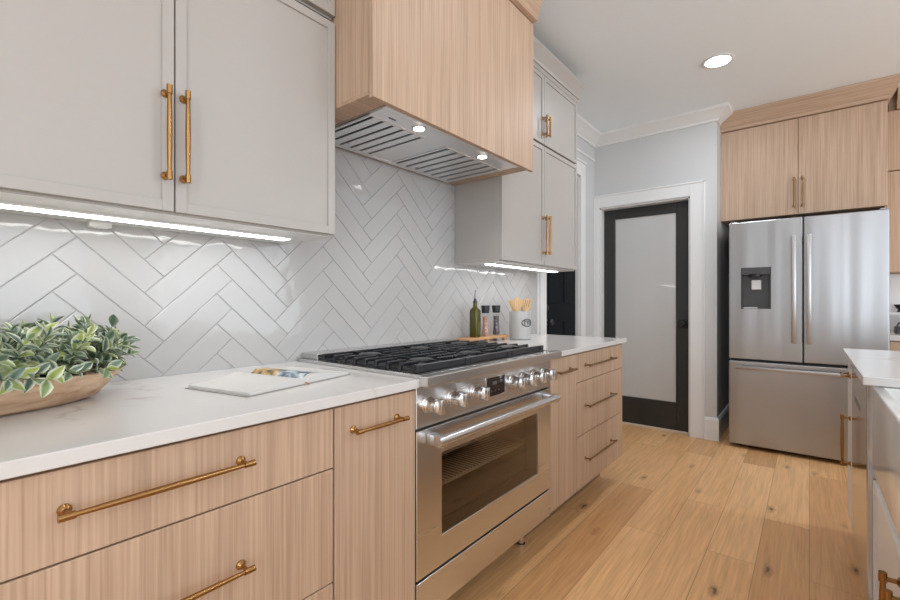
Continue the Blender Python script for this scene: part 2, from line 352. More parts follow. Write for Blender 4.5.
m.box(DX1-.001, DX1-.014, YB, YB+.12, 0, DZ, .001).box(DX0+.001, DX0+.014, YB, YB+.12, 0, DZ, .001).box(DX0, DX1, YB, YB+.12, DZ-.014, DZ, .001)
struct(m.build('trim_2', M['trim']), 'white casing round the black glass door', 'moulding')
m = MB()   # casing round the dark doorway
m.box(WX, WX+.02, D2Y0-.1, D2Y0, 0, D2Z+.12, .002).box(WX, WX+.02, D2Y1, D2Y1+.1, 0, D2Z+.12, .002).box(WX, WX+.02, D2Y0, D2Y1, D2Z, D2Z+.12, .002)
m.box(WX, WX+.03, D2Y0-.11, D2Y1+.11, D2Z+.12, D2Z+.14, .002)
m.box(WX, WX+.012, D2Y1+.11, YB-.001, 2.505, 2.525, .002).box(WX, WX+.012, 3.06, D2Y1+.11, 2.505, 2.525, .002)
m.box(WX-.12, WX, D2Y1-.012, D2Y1-.001, 0, D2Z, .001).box(WX-.12, WX, D2Y0+.001, D2Y0+.012, 0, D2Z, .001).box(WX-.12, WX, D2Y0, D2Y1, D2Z-.014, D2Z-.001, .001)
struct(m.build('trim_3', M['trim']), 'white casing round the dark doorway by the counter end', 'moulding')

# pantry door
d = empty('door_1', ((DX0+DX1)/2, YB+.11, 0), 'black door with one tall frosted glass panel', 'door', kind='structure')
a0, a1, yd = DX0+.016, DX1-.016, YB+.072
m = MB(); m.box(a0, a0+.1, yd, yd+.04, .012, DZ-.018, .002).box(a1-.105, a1, yd, yd+.04, .012, DZ-.018, .002)
m.box(a0+.1, a1-.105, yd, yd+.04, .012, .252, .002).box(a0+.1, a1-.105, yd, yd+.04, 1.945, DZ-.018, .002)
m.build('door_frame', M['blackdoor'], d)
MB().box(a0+.095, a1-.100, yd+.012, yd+.026, .247, 1.95).build('glass_pane', M['frost'], d)
m = MB(); g0, g1 = a0+.1, a1-.105
m.box(g0, g0+.006, yd+.002, yd+.012, .252, 1.945).box(g1-.006, g1, yd+.002, yd+.012, .252, 1.945).box(g0, g1, yd+.002, yd+.012, .252, .258).box(g0, g1, yd+.002, yd+.012, 1.939, 1.945)
m.build('glazing_bead', M['blackdoor'], d)
m = MB(); kx = a1-.055
m.box(kx-.038, kx+.038, yd-.008, yd, .92, .996, .003); m.lathe([(.012, 0), (.012, .03), (.026, .036), (.026, .058), (.02, .064)], (kx, yd-.008, .958), (0, -1, 0), 20)
m.build('door_knob', M['black'], d, smooth=True)
# dark door in the left wall
d = empty('door_2', (WX-.1, (D2Y0+D2Y1)/2, 0), 'dark blue-black panelled door past the counter end', 'door', kind='structure')
xd = WX-.03
m = MB(); m.box(xd-.04, xd, D2Y0+.015, D2Y1-.015, .01, D2Z-.016, .002)
for z0, z1 in ((.25, .98), (1.14, 2.12)):
    for y0, y1 in ((D2Y0+.12, D2Y0+.35), (D2Y0+.42, D2Y1-.1)):
        m.box(xd, xd+.006, y0, y1, z0, z1, .004)
m.build('door_panel', M['navy'], d)
m = MB(); m.lathe([(.028, 0), (.028, .012), (.02, .02)], (xd, D2Y0+.08, 1.10), (1, 0, 0), 20); m.build('deadbolt', M['black'], d, True)
m = MB(); m.lathe([(.028, 0), (.028, .008), (.011, .014), (.011, .035), (.026, .042), (.028, .055), (.02, .066)], (xd, D2Y0+.08, .985), (1, 0, 0), 20); m.build('door_knob', M['black'], d, True)

# tiled backsplash: herringbone of real tiles set in grout
SY, SZ = .0762, .0725
Y_0, Z_0 = .696 - SY*3/math.sqrt(2), 1.279 - SZ*5/math.sqrt(2)
def tile_region(y0, y1, z0, z1, bm):
    b = bmesh.new(); g = .0125; n = 4; rt = math.sqrt(2); rng = random.Random(3)
    for j in range(-60, 60):
        for i in range(-14, 14):
            for kind in (0, 1):
                bx, by = (j + 2*n*i, j) if kind == 0 else (j + n + 2*n*i, j - (n-1))
                w, h = (n, 1) if kind == 0 else (1, n)
                cx_, cz_ = Y_0 + SY*((bx+w/2)-(by+h/2))/rt, Z_0 + SZ*((bx+w/2)+(by+h/2))/rt
                if cx_ < y0-.3 or cx_ > y1+.3 or cz_ < z0-.3 or cz_ > z1+.3: continue
                t1, t2 = rng.uniform(-.0006, .0006), rng.uniform(-.0006, .0006)
                rings = []
                for ins, dep in ((g, -.006), (g, -.0012), (g+.022, 0.0)):
                    r = []
                    for ux, uy in ((bx+ins, by+ins), (bx+w-ins, by+ins), (bx+w-ins, by+h-ins), (bx+ins, by+h-ins)):
                        tl = t1*(2*(ux-bx)/w-1) + t2*(2*(uy-by)/h-1)
                        r.append(b.verts.new((TX + dep + (tl if dep > -.005 else 0), Y_0 + SY*(ux-uy)/rt, Z_0 + SZ*(ux+uy)/rt)))
                    rings.append(r)
                for A, B in zip(rings, rings[1:]):
                    for k in range(4): b.faces.new((A[k], A[(k+1) % 4], B[(k+1) % 4], B[k]))
                b.faces.new(rings[-1])
    for co, no in (((0, y0, 0), (0, -1, 0)), ((0, y1, 0), (0, 1, 0)), ((0, 0, z0), (0, 0, -1)), ((0, 0, z1), (0, 0, 1))):
        bmesh.ops.bisect_plane(b, geom=b.verts[:]+b.edges[:]+b.faces[:], plane_co=co, plane_no=no, clear_outer=True)
    bmesh.ops.recalc_face_normals(b, faces=b.faces[:])
    s = sum((f.normal.x*f.calc_area() for f in b.faces))
    if s < 0: bmesh.ops.reverse_faces(b, faces=b.faces[:])
    bm._merge(b, 1)
m = MB(); m.box(WX, TX-.0025, -.12, 3.03, .86, 1.86, mi=0); tile_region(-.12, 3.03, .86, 1.86, m)
bs = m.build('backsplash', [M['grout'], M['tile']], wall_left); tag(bs, 'glossy white herringbone tile backsplash', kind='structure')
m = MB(); m.box(WX, TX+.003, 3.03, 3.042, .9, 1.45, .001); struct(m.build('trim_4', M['trim']), 'slim white edge trim where the tiles end', 'moulding')

# ------------------------------------------------------------------ base cabinets on the left
AX, CX = -0.938, -0.9186     # drawer fronts, counter edge
ZB, ZT = .162, .880
def base_body(root, y0, y1):
    MB().box(WX+.04, AX-.022, y0, y1, .155, .886).build('carcass', M['gap'], root)
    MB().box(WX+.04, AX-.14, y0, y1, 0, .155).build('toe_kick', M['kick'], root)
def front(root, name, y0, y1, z0, z1, mat='oak', face=AX):
    return MB().box(face-.02, face, y0+.0018, y1-.0018, z0+.0018, z1-.0018, .0012).build(name, M[mat], root)
c = empty('base_cabinet', (-1.27, .3, 0), 'pale oak cabinet of three wide drawers under the plant and the open book', 'cabinet')
base_body(c, -.09, .6985)
for z0, z1, zh in ((.7277, ZT, .8125), (.4388, .7277, .592), (ZB, .4388, .305)):
    dr = front(c, 'drawer', -.09, .6985, z0, z1); pull(dr, (AX, .316, zh), (0, 1, 0), .312, (1, 0, 0), M['brass'], .0050, .034)
c = empty('base_cabinet', (-1.27, .85, 0), 'narrow pale oak pull-out cabinet directly left of the steel range', 'cabinet')
base_body(c, .701, 1.0015)
dr = front(c, 'door', .701, 1.0015, ZB, ZT); pull(dr, (AX, .84, .8125), (0, 1, 0), .185, (1, 0, 0), M['brass'], .0050, .034)
c = empty('base_cabinet', (-1.27, 2.06, 0), 'narrow pale oak pull-out cabinet directly right of the steel range', 'cabinet')
base_body(c, 1.9185, 2.214)
dr = front(c, 'door', 1.9185, 2.214, ZB, ZT); pull(dr, (AX, 2.055, .8125), (0, 1, 0), .185, (1, 0, 0), M['bronze'], .0048, .032)
c = empty('base_cabinet', (-1.27, 2.58, 0), 'pale oak cabinet of three drawers at the counter end by the door', 'cabinet')
base_body(c, 2.2155, 2.93)
MB().box(WX+.04, AX, 2.93, 2.944, ZB, ZT, .001).build('end_panel', M['oak'], c)
for z0, z1, zh in ((.7267, ZT, .811), (.4431, .7267, .594), (ZB, .4431, .311)):
    dr = front(c, 'drawer', 2.2155, 2.93, z0, z1); pull(dr, (AX, 2.53, zh), (0, 1, 0), .42, (1, 0, 0), M['bronze'], .0048, .032)
tag(MB().box(TX+.001, CX, -.1, 1.0005, .8875, .914, .002, 2).build('countertop', M['quartz'], origin=(-1.25, .45, .8875)), 'white veined quartz countertop left of the range under plant and book', 'countertop')
tag(MB().box(TX+.001, CX, 1.919, 2.9709, .8875, .914, .002, 2).build('countertop', M['quartz'], origin=(-1.25, 2.4, .8875)), 'white quartz countertop right of the range under the utensil crock', 'countertop')

# ------------------------------------------------------------------ gas range
Y0, Y1 = 1.0035, 1.9163
r = empty('gas_range', (-1.25, (Y0+Y1)/2, 0), 'stainless steel gas range with seven knobs between oak cabinets', 'range')
m = MB(); m.box(WX+.06, AX-.03, Y0+.001, Y0+.02, .16, .9).box(WX+.06, AX-.03, Y1-.02, Y1-.001, .16, .9).box(WX+.06, WX+.08, Y0+.02, Y1-.02, .16, .9).box(WX+.08, AX-.04, Y0+.02, Y1-.02, .16, .18)
m.box(WX+.08, AX-.03, Y0+.02, Y1-.02, .74, .76)
m.build('body', M['steel_dark'], r)
m = MB(); o0, o1, x0, x1, zz0, zz1 = 1.09, 1.83, -1.48, AX-.062, .335, .70
m.box(x0-.01, x0, o0, o1, zz0, zz1).box(x0, x1, o0-.01, o0, zz0, zz1).box(x0, x1, o1, o1+.01, zz0, zz1).box(x0, x1, o0, o1, zz0-.01, zz0).box(x0, x1, o0, o1, zz1, zz1+.01)
for k in range(5):
    for yy in (o0+.004, o1-.004): m.box(x0+.01, x1-.02, yy-.004, yy+.004, .39+k*.06, .396+k*.06)
m.build('oven_cavity', M['enamel'], r)
fill_strip = MB().box(-1.16, -1.13, 1.2, 1.72, zz1-.006, zz1-.0005, .002).build('oven_fill', M['oven_fill'], r)  # glowing strip added above the window to brighten the oven racks
for zr in (.49, .60):
    m = MB()
    for xx in (x1-.03, x0+.03): m.cyl((xx, o0+.01, zr), (xx, o1-.01, zr), .003, 8)
    for k in range(34): y = o0+.02+k*(o1-o0-.04)/33; m.cyl((x0+.03, y, zr+.003), (x1-.028, y, zr+.003), .0016, 6); m.cyl((x1-.028, y, zr-.002), (x1-.028, y, zr+.010), .0034, 8)
    m.build('oven_rack', M['satin'], r, True)
# cooktop: raised tray with a square front ledge
m = MB(); m.box(TX+.01, CX-.004, Y0+.001, Y1-.001, .895, .925, .0015).box(CX+.0006, -.882, Y0-.010, Y1+.004, .893, .925, .003, 2).box(CX-.004, CX+.0006, Y0+.001, Y1-.001, .895, .925)
m.build('cooktop', M['steel'], r)
MB().box(-1.475, -.945, Y0+.02, Y1-.02, .9251, .9262).build('burner_tray', M['black'], r)
m = MB(); m.box(TX+.003, -1.476, Y0+.02, Y1-.001, .9251, .946, .0015)
for k in range(20): m.box(-1.535, -1.525, Y0+.05+k*.042, Y0+.08+k*.042, .946, .9466)
m.build('backguard', M['steel'], r)
MB().box(AX-.03, AX, Y0+.0008, Y1-.0008, .756, .894, .002).build('control_panel', M['steel'], r)
m = MB(); m.box(AX, AX+.0025, 1.385, 1.512, .792, .862, .001); m.build('display', M['screen'], r)
m = MB(); 
for (yy, ww) in ((1.425, .03),): m.box(AX+.0025, AX+.0031, yy, yy+ww, .833, .846)
for yy in (1.415, 1.44, 1.465): m.box(AX+.0025, AX+.0031, yy, yy+.006, .808, .813)
m.build('display_digits', plain('display_digits', (.10, .11, .115), .4), r)
m = MB()
for y0_, y1_, z0_, z1_ in ((1.379, 1.385, .786, .868), (1.512, 1.518, .786, .868), (1.385, 1.512, .786, .792), (1.385, 1.512, .862, .868)): m.box(AX, AX+.004, y0_, y1_, z0_, z1_, .001)
m.build('display_frame', M['chrome'], r)
knobs = []
for i, yk in enumerate((1.057, 1.18, 1.309, 1.57, 1.66, 1.75, 1.841)):
    zc = .825
    if i == 0:
        m = MB(); m.lathe([(.0255, 0), (.0255, .010), (.0235, .012), (.0225, .030), (.0205, .034)], (AX, yk, zc), (1, 0, 0), 28)
        m.lathe([(.0205, .034), (.0215, .036), (.0215, .045), (.0195, .047)], (AX, yk, zc), (1, 0, 0), 28)
        m.box(AX+.036, AX+.064, yk-.0085, yk+.0085, zc-.0235, zc+.0235, .003, 2)
        k = m.build('knob', M['chrome'], r, True)
        m = MB(); m.lathe([(.030, 0), (.030, .003), (.0265, .006)], (AX, yk, zc), (1, 0, 0), 28); m.build('bezel', M['steel'], k, True)
        knob0, y00 = k, yk
    else:
        k = copy_tree(knob0, r); k.location.y = yk - y00
# oven door
m = MB(); f0, f1, zd0, zd1 = Y0+.003, Y1-.003, .286, .748
wy0, wy1, wz0, wz1 = 1.128, 1.795, .385, .655
m.box(AX-.035, AX, f0, wy0, zd0, zd1, .0015).box(AX-.035, AX, wy1, f1, zd0, zd1, .0015).box(AX-.035, AX, wy0, wy1, zd0, wz0, .0015).box(AX-.035, AX, wy0, wy1, wz1, zd1, .0015)
dr = m.build('oven_door', M['steel'], r)
MB().box(AX-.006, AX-.002, wy0-.003, wy1+.003, wz0-.003, wz1+.003).build('door_window', M['ovenglass'], dr)
m = MB(); m.box(AX-.06, AX-.0065, wy0, wy0+.002, wz0, wz1).box(AX-.06, AX-.0065, wy1-.002, wy1, wz0, wz1).box(AX-.06, AX-.0065, wy0, wy1, wz0, wz0+.002).box(AX-.06, AX-.0065, wy0, wy1, wz1-.002, wz1)
m.box(AX-.06, AX-.058, wy0, wy0+.012, wz0, wz1).box(AX-.06, AX-.058, wy1-.012, wy1, wz0, wz1).box(AX-.06, AX-.058, wy0, wy1, wz0, wz0+.012).box(AX-.06, AX-.058, wy0, wy1, wz1-.012, wz1)
m.build('window_liner', M['black'], dr)
m = MB(); hx, hz = -.884, .718
m.tube([(hx, Y0+.04, hz), (hx, Y1-.04, hz)], .0165, 20)
for yy in (Y0+.045, Y1-.078): m.box(AX, hx+.010, yy, yy+.033, hz-.017, hz+.017, .003, 2)
m.build('door_handle', M['steel'], dr, True)
m = MB(); m.box(AX-.03, AX, Y0+.003, Y1-.003, .158, .277, .0015); m.build('kick_panel', M['steel'], r)
MB().box(AX-.05, AX-.02, Y0+.003, Y1-.003, .276, .287).build('shadow_gap', M['black'], r)
for xx in (-1.06, -1.5):
    for yy in (Y0+.06, Y1-.06):
        m = MB(); m.lathe([(.022, 0), (.022, .012), (.014, .016), (.014, .16)], (xx, yy, 0), (0, 0, 1), 16); m.build('leg', M['chrome'], r, True)
# burners and grates
burn = None
for xx, yy in ((-1.062, 1.165), (-1.335, 1.165), (-1.062, 1.455), (-1.335, 1.455), (-1.062, 1.745), (-1.335, 1.745)):
    if burn is None:
        m = MB(); m.lathe([(.052, 0), (.052, .006), (.04, .008), (.04, .014)], (xx, yy, .9262), (0, 0, 1), 24); burn = m.build('burner', M['steel_dark'], r, True); b0 = (xx, yy)
        m = MB(); m.lathe([(.044, 0), (.044, .006), (.036, .009)], (xx, yy, .9405), (0, 0, 1), 24); m.build('burner_cap', M['iron'], burn, True)
    else:
        k = copy_tree(burn, r); k.location.x = xx-b0[0]; k.location.y = yy-b0[1]
gx0, gx1, gz = -1.448, -.952, .9505
g0 = None
for gi in range(3):
    ya, yb = Y0+.020+gi*.283, Y0+.020+gi*.283+.279
    if g0 is None:
        m = MB(); h = .013
        m.box(gx1-.014, gx1, ya, yb, .9263, gz, .002)                       # tall front rail
        m.box(gx0, gx0+.014, ya, yb, gz-.018, gz, .002)
        ym = (ya+yb)/2
        for k, xx in enumerate((-1.374, -1.315, -1.259, -1.204, -1.148, -1.089, -1.033)):
            gap = .05 if k in (0, 1, 5, 6) else (0 if k == 3 else .035); w = .0045
            if gap: m.box(xx-w, xx+w, ya, ym-gap, gz-.011, gz, .0015).box(xx-w, xx+w, ym+gap, yb, gz-.011, gz, .0015)
            else: m.box(xx-w, xx+w, ya, yb, gz-.011, gz, .0015)
            for yy in (ya, yb-.014): m.box(xx-w-.002, xx+w+.002, yy, yy+.014, .9263, gz-.002, .0015)   # turned-down finger ends
        for xa, xb in ((gx0+.014, -1.35), (-1.28, -1.12), (-1.05, gx1-.014)): m.box(xa, xb, ym-.0045, ym+.0045, gz-.011, gz, .0015)
        for yy in (ya+.004, yb-.010): m.box(gx0+.014, gx1-.014, yy, yy+.006, gz-.022, gz-.016, .001)
        for yy in (ya, yb-.03): m.box(gx1-.002, gx1+.004, yy, yy+.03, .9263, gz-.001, .0015)
        g0 = m.build('grate', M['iron'], r)
    else:
        k = copy_tree(g0, r); k.location.y = gi*.283

# ------------------------------------------------------------------ range hood
HA, HZ, HY0, HY1 = -1.081, 1.805, .957, 2.020
hd = empty('range_hood', (-1.3, 1.49, HZ), 'pale oak box hood with steel underside above the range', 'range hood')
m = MB(); zt = 2.742
m.box(TX+.002, HA-.022, HY0, HY0+.02, HZ+.022, zt).box(TX+.002, HA-.022, HY1-.02, HY1, HZ+.022, zt).box(TX+.002, TX+.02, HY0+.02, HY1-.02, HZ+.05, zt)
m.build('side_panel', M['oak'], hd)
MB().box(HA-.02, HA, HY0, HY1, HZ, 2.546, .001).build('front_panel', M['oak'], hd); MB().box(HA-.02, HA-.004, HY0+.001, HY1-.001, 2.546, 2.552).build('shadow_gap', M['gap'], hd)
m = MB()   # bottom frame around the steel insert
m.box(-1.112, HA-.024, HY0+.001, HY1-.001, HZ+.012, HZ+.026, .001).box(TX+.002, -1.563, HY0+.001, HY1-.001, HZ+.012, HZ+.026, .001)
m.box(-1.563, -1.112, HY0+.001, 1.045, HZ+.012, HZ+.026, .001).box(-1.563, -1.112, 1.925, HY1-.001, HZ+.012, HZ+.026, .001)
m.build('bottom_frame', M['oak_y'], hd)
HP = [(0, 2.552), (.022, 2.556), (.026, 2.58), (.04, 2.62), (.05, 2.66), (.052, 2.742), (0, 2.742)]
MB().profile(HP, (HA, HY0, 0), (HA, HY1, 0), (1, 0, 0)).build('crown', M['oak_y'], hd)
MB().box(HA-.03, HA-.0005, HY0+.001, HY1-.001, 2.552, 2.742).build('top_rail', M['oak_y'], hd)
m = MB(); m.box(-1.562, -1.113, 1.046, 1.924, HZ+.010, HZ+.014)
m.box(-1.562, -1.54, 1.046, 1.924, HZ+.004, HZ+.010, .001).box(-1.135, -1.113, 1.046, 1.924, HZ+.006, HZ+.010, .001)
m.box(-1.205, -1.135, 1.05, 1.92, HZ+.006, HZ+.010, .001)
ins = m.build('steel_insert', M['steel_hood'], hd)
m = MB(); m.box(-1.54, -1.205, 1.36, 1.475, HZ+.006, HZ+.010, .001); m.build('centre_plate', M['steel_hood'], ins)
for ya, yb, ns in ((1.052, 1.358, 6), (1.477, 1.918, 7)):
    m = MB(); m.box(-1.54, -1.205, ya, yb, HZ+.0095, HZ+.0098, mi=1)
    st = (yb-ya)/ns
    for k in range(ns+1):
        y = ya + k*st
        m.box(-1.535, -1.21, max(ya, y-st*.5), min(yb, y+st*.24), HZ+.003, HZ+.0085, .001)
    for xx in (-1.54, -1.213): m.box(xx, xx+.008, ya, yb, HZ+.003, HZ+.009, .001)
    f = m.build('baffle_filter', [M['steel_hood'], M['black']], hd)
    m = MB(); m.box(-1.50, -1.485, ya+.12, ya+.135, HZ, HZ+.003, .001); m.build('filter_latch', M['chrome'], f)
for yy in (1.254, 1.677):
    m = MB(); m.lathe([(.030, 0), (.030, .003), (.022, .004)], (-1.157, yy, HZ+.006), (0, 0, -1), 24); l = m.build('light', M['chrome'], hd, True)
    MB().lathe([(.021, 0), (.021, .0015)], (-1.157, yy, HZ+.002), (0, 0, -1), 24).build('lens', M['hoodlamp'], l)
    area('hood_spot', (-1.157, yy, HZ-.006), (-1.157, yy, 0), .04, .04, .7, (1, .95, .88), 'DISK').data.spread = math.radians(120)
m = MB()
for k in range(3): m.box(-1.178, -1.172, 1.115+k*.012, 1.123+k*.012, HZ+.0045, HZ+.0062)
m.build('control_buttons', M['black'], hd)

# ------------------------------------------------------------------ painted wall cabinets
UX = -1.27
def slim_door(root, y0, y1, z0, z1, hinge, mat, hz0, hz1, pmat, pr=.0052):
    a, b_, c0, c1 = y0+.0018, y1-.0018, z0+.0018, z1-.0018; fw = .027; m = MB()
    m.box(UX-.016, UX-.0065, a+.002, b_-.002, c0+.002, c1-.002)
    m.box(UX-.02, UX, a, a+fw, c0, c1, .001).box(UX-.02, UX, b_-fw, b_, c0, c1, .001).box(UX-.02, UX, a+fw, b_-fw, c0, c0+fw, .001).box(UX-.02, UX, a+fw, b_-fw, c1-fw, c1, .001)
    d = m.build('door', M[mat], root)
    yh = (b_-.021) if hinge == 'l' else (a+.018)
    pull(d, (UX, yh, (hz0+hz1)/2), (0, 0, 1), hz1-hz0, (1, 0, 0), pmat, pr, .03)
    return d
def wall_unit(y0, ys, y1, z0, z1, label, hz, pmat, crown=False, light=None, group=None):
    c = empty('wall_cabinet', (-1.44, (y0+y1)/2, z0), label, 'cabinet', group)
    if light: MB().box(TX+.0017, UX-.022, y0+.0015, y1-.0015, z0-.0052, z0-.0041).build('lit_underside', M['white'], c)  # white sheet puts the LED-lit look of the underside into colour
    MB().box(TX+.0015, UX-.021, y0, y1, z0-.004, z1, .001).build('carcass', M['greige'], c)
    slim_door(c, y0, ys, z0, z1, 'l', 'greige', hz[0], hz[1], pmat); slim_door(c, ys, y1, z0, z1, 'r', 'greige', hz[0], hz[1], pmat)
    if crown:
        m = MB(); m.box(TX+.002, UX, y0, y1, z1+.001, z1+.03, .001)
        m.profile([(0, z1+.03), (.008, z1+.03), (.012, z1+.045), (.03, z1+.075), (.046, z1+.10), (.05, z1+.12), (-.3, z1+.12), (-.3, z1+.03)], (UX, y0, 0), (UX, y1+.012, 0), (1, 0, 0))
        m.build('crown', M['greige'], c)
    if light:
        lx, la, lb = light
        m = MB(); m.box(lx-.03, lx+.03, la, lb, z0-.012, z0-.004, .002); h = m.build('light_strip', M['white'], c)
        MB().box(lx-.021, lx+.021, la+.008, lb-.008, z0-.0145, z0-.0118, .001).build('diffuser', M['led'], h)
    return c
wall_unit(-.03, .4526, .9535, 1.379, 2.108, 'greige two door wall cabinet above the plant, brass bar pulls', (1.456, 1.688), M['brass'], light=(-1.425, -.02, .87))
wall_unit(-.03, .4526, .9535, 2.130, 2.546, 'short greige upper cabinet stacked over the two door cabinet left of the hood', (2.165, 2.285), M['brass'], crown=True)
wall_unit(2.0235, 2.515, 3.015, 1.372, 2.108, 'greige two door wall cabinet above the utensil crock right of the hood', (1.44, 1.675), M['brass'], light=(-1.395, 2.07, 2.93))
wall_unit(2.0235, 2.515, 3.015, 2.117, 2.546, 'short greige upper cabinet stacked above the utensil crock cabinet, near the ceiling', (2.165, 2.285), M['brass'], crown=True)
m = MB(); m.box(-1.578, -1.550, .338, .390, 1.358, 1.374, .003, 2); m.box(-1.574, -1.554, .348, .380, 1.3568, 1.3582)
tag(m.build('power_outlet', M['white'], origin=(-1.565, .363, 1.374)), 'small white outlet box under the left wall cabinet', 'outlet')

# ------------------------------------------------------------------ refrigerator and its surround
FY = 4.163
f = empty('refrigerator', (-.04, 4.55, 0), 'stainless steel french door refrigerator with water dispenser', 'refrigerator')
MB().box(-.49, .408, FY+.075, 5.0, .03, 1.755, .004).build('body', plain('fridge_side', (.10, .10, .105), .45), f)
MB().box(-.48, .40, FY+.10, FY+.14, .008, .06).build('base_grille', M['black'], f)
MB().box(-.49, .408, FY+.06, FY+.076, .66, .72).build('door_gasket', M['black'], f)
MB().box(-.06, -.01, FY+.06, FY+.0755, .70, 1.76).build('door_gasket', M['black'], f)
def fdoor(x0, x1): pass
dx0, dx1, dz0, dz1 = -.417, -.226, 1.095, 1.415
a0, a1, z0, z1 = -.4976, -.0395, .705, 1.771
def holed_plate(x0, x1, z0, z1, hx0, hx1, hz0, hz1, y0, y1):
    m = MB(); b = m.bm; e = .004
    def ring(xa, xb, za, zb, y): return [b.verts.new((x, y, z)) for x, z in ((xa, za), (xb, za), (xb, zb), (xa, zb))]
    R = [ring(hx0, hx1, hz0, hz1, y1), ring(hx0, hx1, hz0, hz1, y0), ring(x0+e, x1-e, z0+e, z1-e, y0), ring(x0+e*.3, x1-e*.3, z0+e*.3, z1-e*.3, y0+e*.3), ring(x0, x1, z0, z1, y0+e), ring(x0, x1, z0, z1, y1), ring(hx0, hx1, hz0, hz1, y1)]
    for A, B in zip(R, R[1:]):
        for k in range(4): b.faces.new((A[k], A[(k+1) % 4], B[(k+1) % 4], B[k]))
    bmesh.ops.remove_doubles(b, verts=b.verts[:], dist=1e-5); bmesh.ops.recalc_face_normals(b, faces=b.faces[:]); return m
ld = holed_plate(a0, a1, z0, z1, dx0, dx1, dz0, dz1, FY, FY+.062).build('door', M['steel_x'], f)
MB().box(-.0325, .4163, FY, FY+.062, z0, z1, .006, 3).build('door', M['steel_x'], f)
rd = f.children[-1]
fz = MB().box(-.4976, .4163, FY, FY+.062, .035, .685, .006, 3).build('freezer_drawer', M['steel_x'], f)
m = MB(); m.box(dx0, dx1, FY+.05, FY+.06, dz0, dz1).box(dx0, dx0+.004, FY+.002, FY+.05, dz0, dz1).box(dx1-.004, dx1, FY+.002, FY+.05, dz0, dz1).box(dx0, dx1, FY+.002, FY+.05, dz0, dz0+.004).box(dx0, dx1, FY+.002, FY+.05, dz1-.055, dz1)
dp = m.build('dispenser', plain('dispenser_grey', (.055, .056, .058), .3), ld)
m = MB(); m.lathe([(.045, 0), (.042, .02), (.02, .03)], ((dx0+dx1)/2-.005, FY+.028, dz1-.05), (0, 0, -1), 20); m.box(-.345, -.31, FY+.005, FY+.03, dz1-.075, dz1-.05, .003); n = m.build('spout', M['black'], dp, True)
MB().box(-.346, -.308, FY+.0005, FY+.006, dz1-.074, dz1-.052, .001).build('touch_panel', M['white'], dp)
MB().box(-.352, -.290, FY+.034, FY+.05, 1.245, 1.318, .003).build('paddle', M['white'], dp)
MB().box(-.402, -.312, FY+.006, FY+.048, dz0+.004, dz0+.012, .001).build('drip_tray', M['chrome'], dp)
for dd, xx in ((ld, -.088), (rd, -.002)):
    m = MB(); m.box(xx-.014, xx+.014, FY-.055, FY-.04, .845, 1.635, .004, 2)
    for zz in (.875, 1.60): m.box(xx-.010, xx+.010, FY-.042, FY, zz-.012, zz+.012, .002)
    m.build('handle', M['satin'], dd, True)
m = MB(); m.box(-.447, .372, FY-.055, FY-.04, .628, .654, .004, 2)
for xx in (-.42, .345): m.box(xx-.012, xx+.012, FY-.042, FY, .632, .650, .002)
m.build('handle', M['satin'], fz, True)
for xx in (-.44, .36): MB().lathe([(.02, 0), (.02, .03)], (xx, FY+.12, 0), (0, 0, 1), 14).build('foot', M['black'], f)
for xx in (-.47, .39): MB().box(xx-.02, xx+.02, FY+.02, FY+.10, 1.7715, 1.785, .003).build('hinge_cover', M['steel_dark'], f)

BC, X0, X1 = 4.47, -.594, .438
c = empty('fridge_cabinet', (-.08, 4.75, 1.84), 'pale oak two door cabinet above the refrigerator, reaching the ceiling', 'cabinet')
MB().box(X0+.001, X1-.001, BC+.022, YR-.001, 1.842, 2.742).build('carcass', M['oak'], c)
MB().box(X0+.001, X0+.014, BC+.001, BC+.022, 1.842, 2.60).build('filler', M['oak'], c)
for a, b_, hx_ in ((X0+.014, -.069, -.094), (-.069, X1, -.041)):
    dd = MB().box(a+.0018, b_-.0018, BC, BC+.02, 1.842, 2.596, .0012).build('door', M['oak'], c)
    pull(dd, (hx_, BC, 2.012), (0, 0, 1), .235, (0, -1, 0), M['bronze'], .0055, .03)
FP = [(-.019, 2.603), (.010, 2.603), (.015, 2.610), (.015, 2.628), (.008, 2.633), (.016, 2.645), (.034, 2.67), (.052, 2.70), (.064, 2.722), (.068, 2.742), (-.019, 2.742)]
m = MB(); m.profile(FP, (X0, BC, 0), (X1, BC, 0), (0, -1, 0), 0, 1); m.profile(FP, (X1, BC, 0), (X1, 4.735, 0), (1, 0, 0), -1, 0)
m.build('crown', M['oak_x'], c)
tag(MB().box(X1-.016, X1+.003, BC+.024, YR-.001, 0, 1.8405, .001).build('end_panel', M['oak'], origin=(X1, 4.75, 0)), 'tall oak panel on the right side of the refrigerator', 'panel')

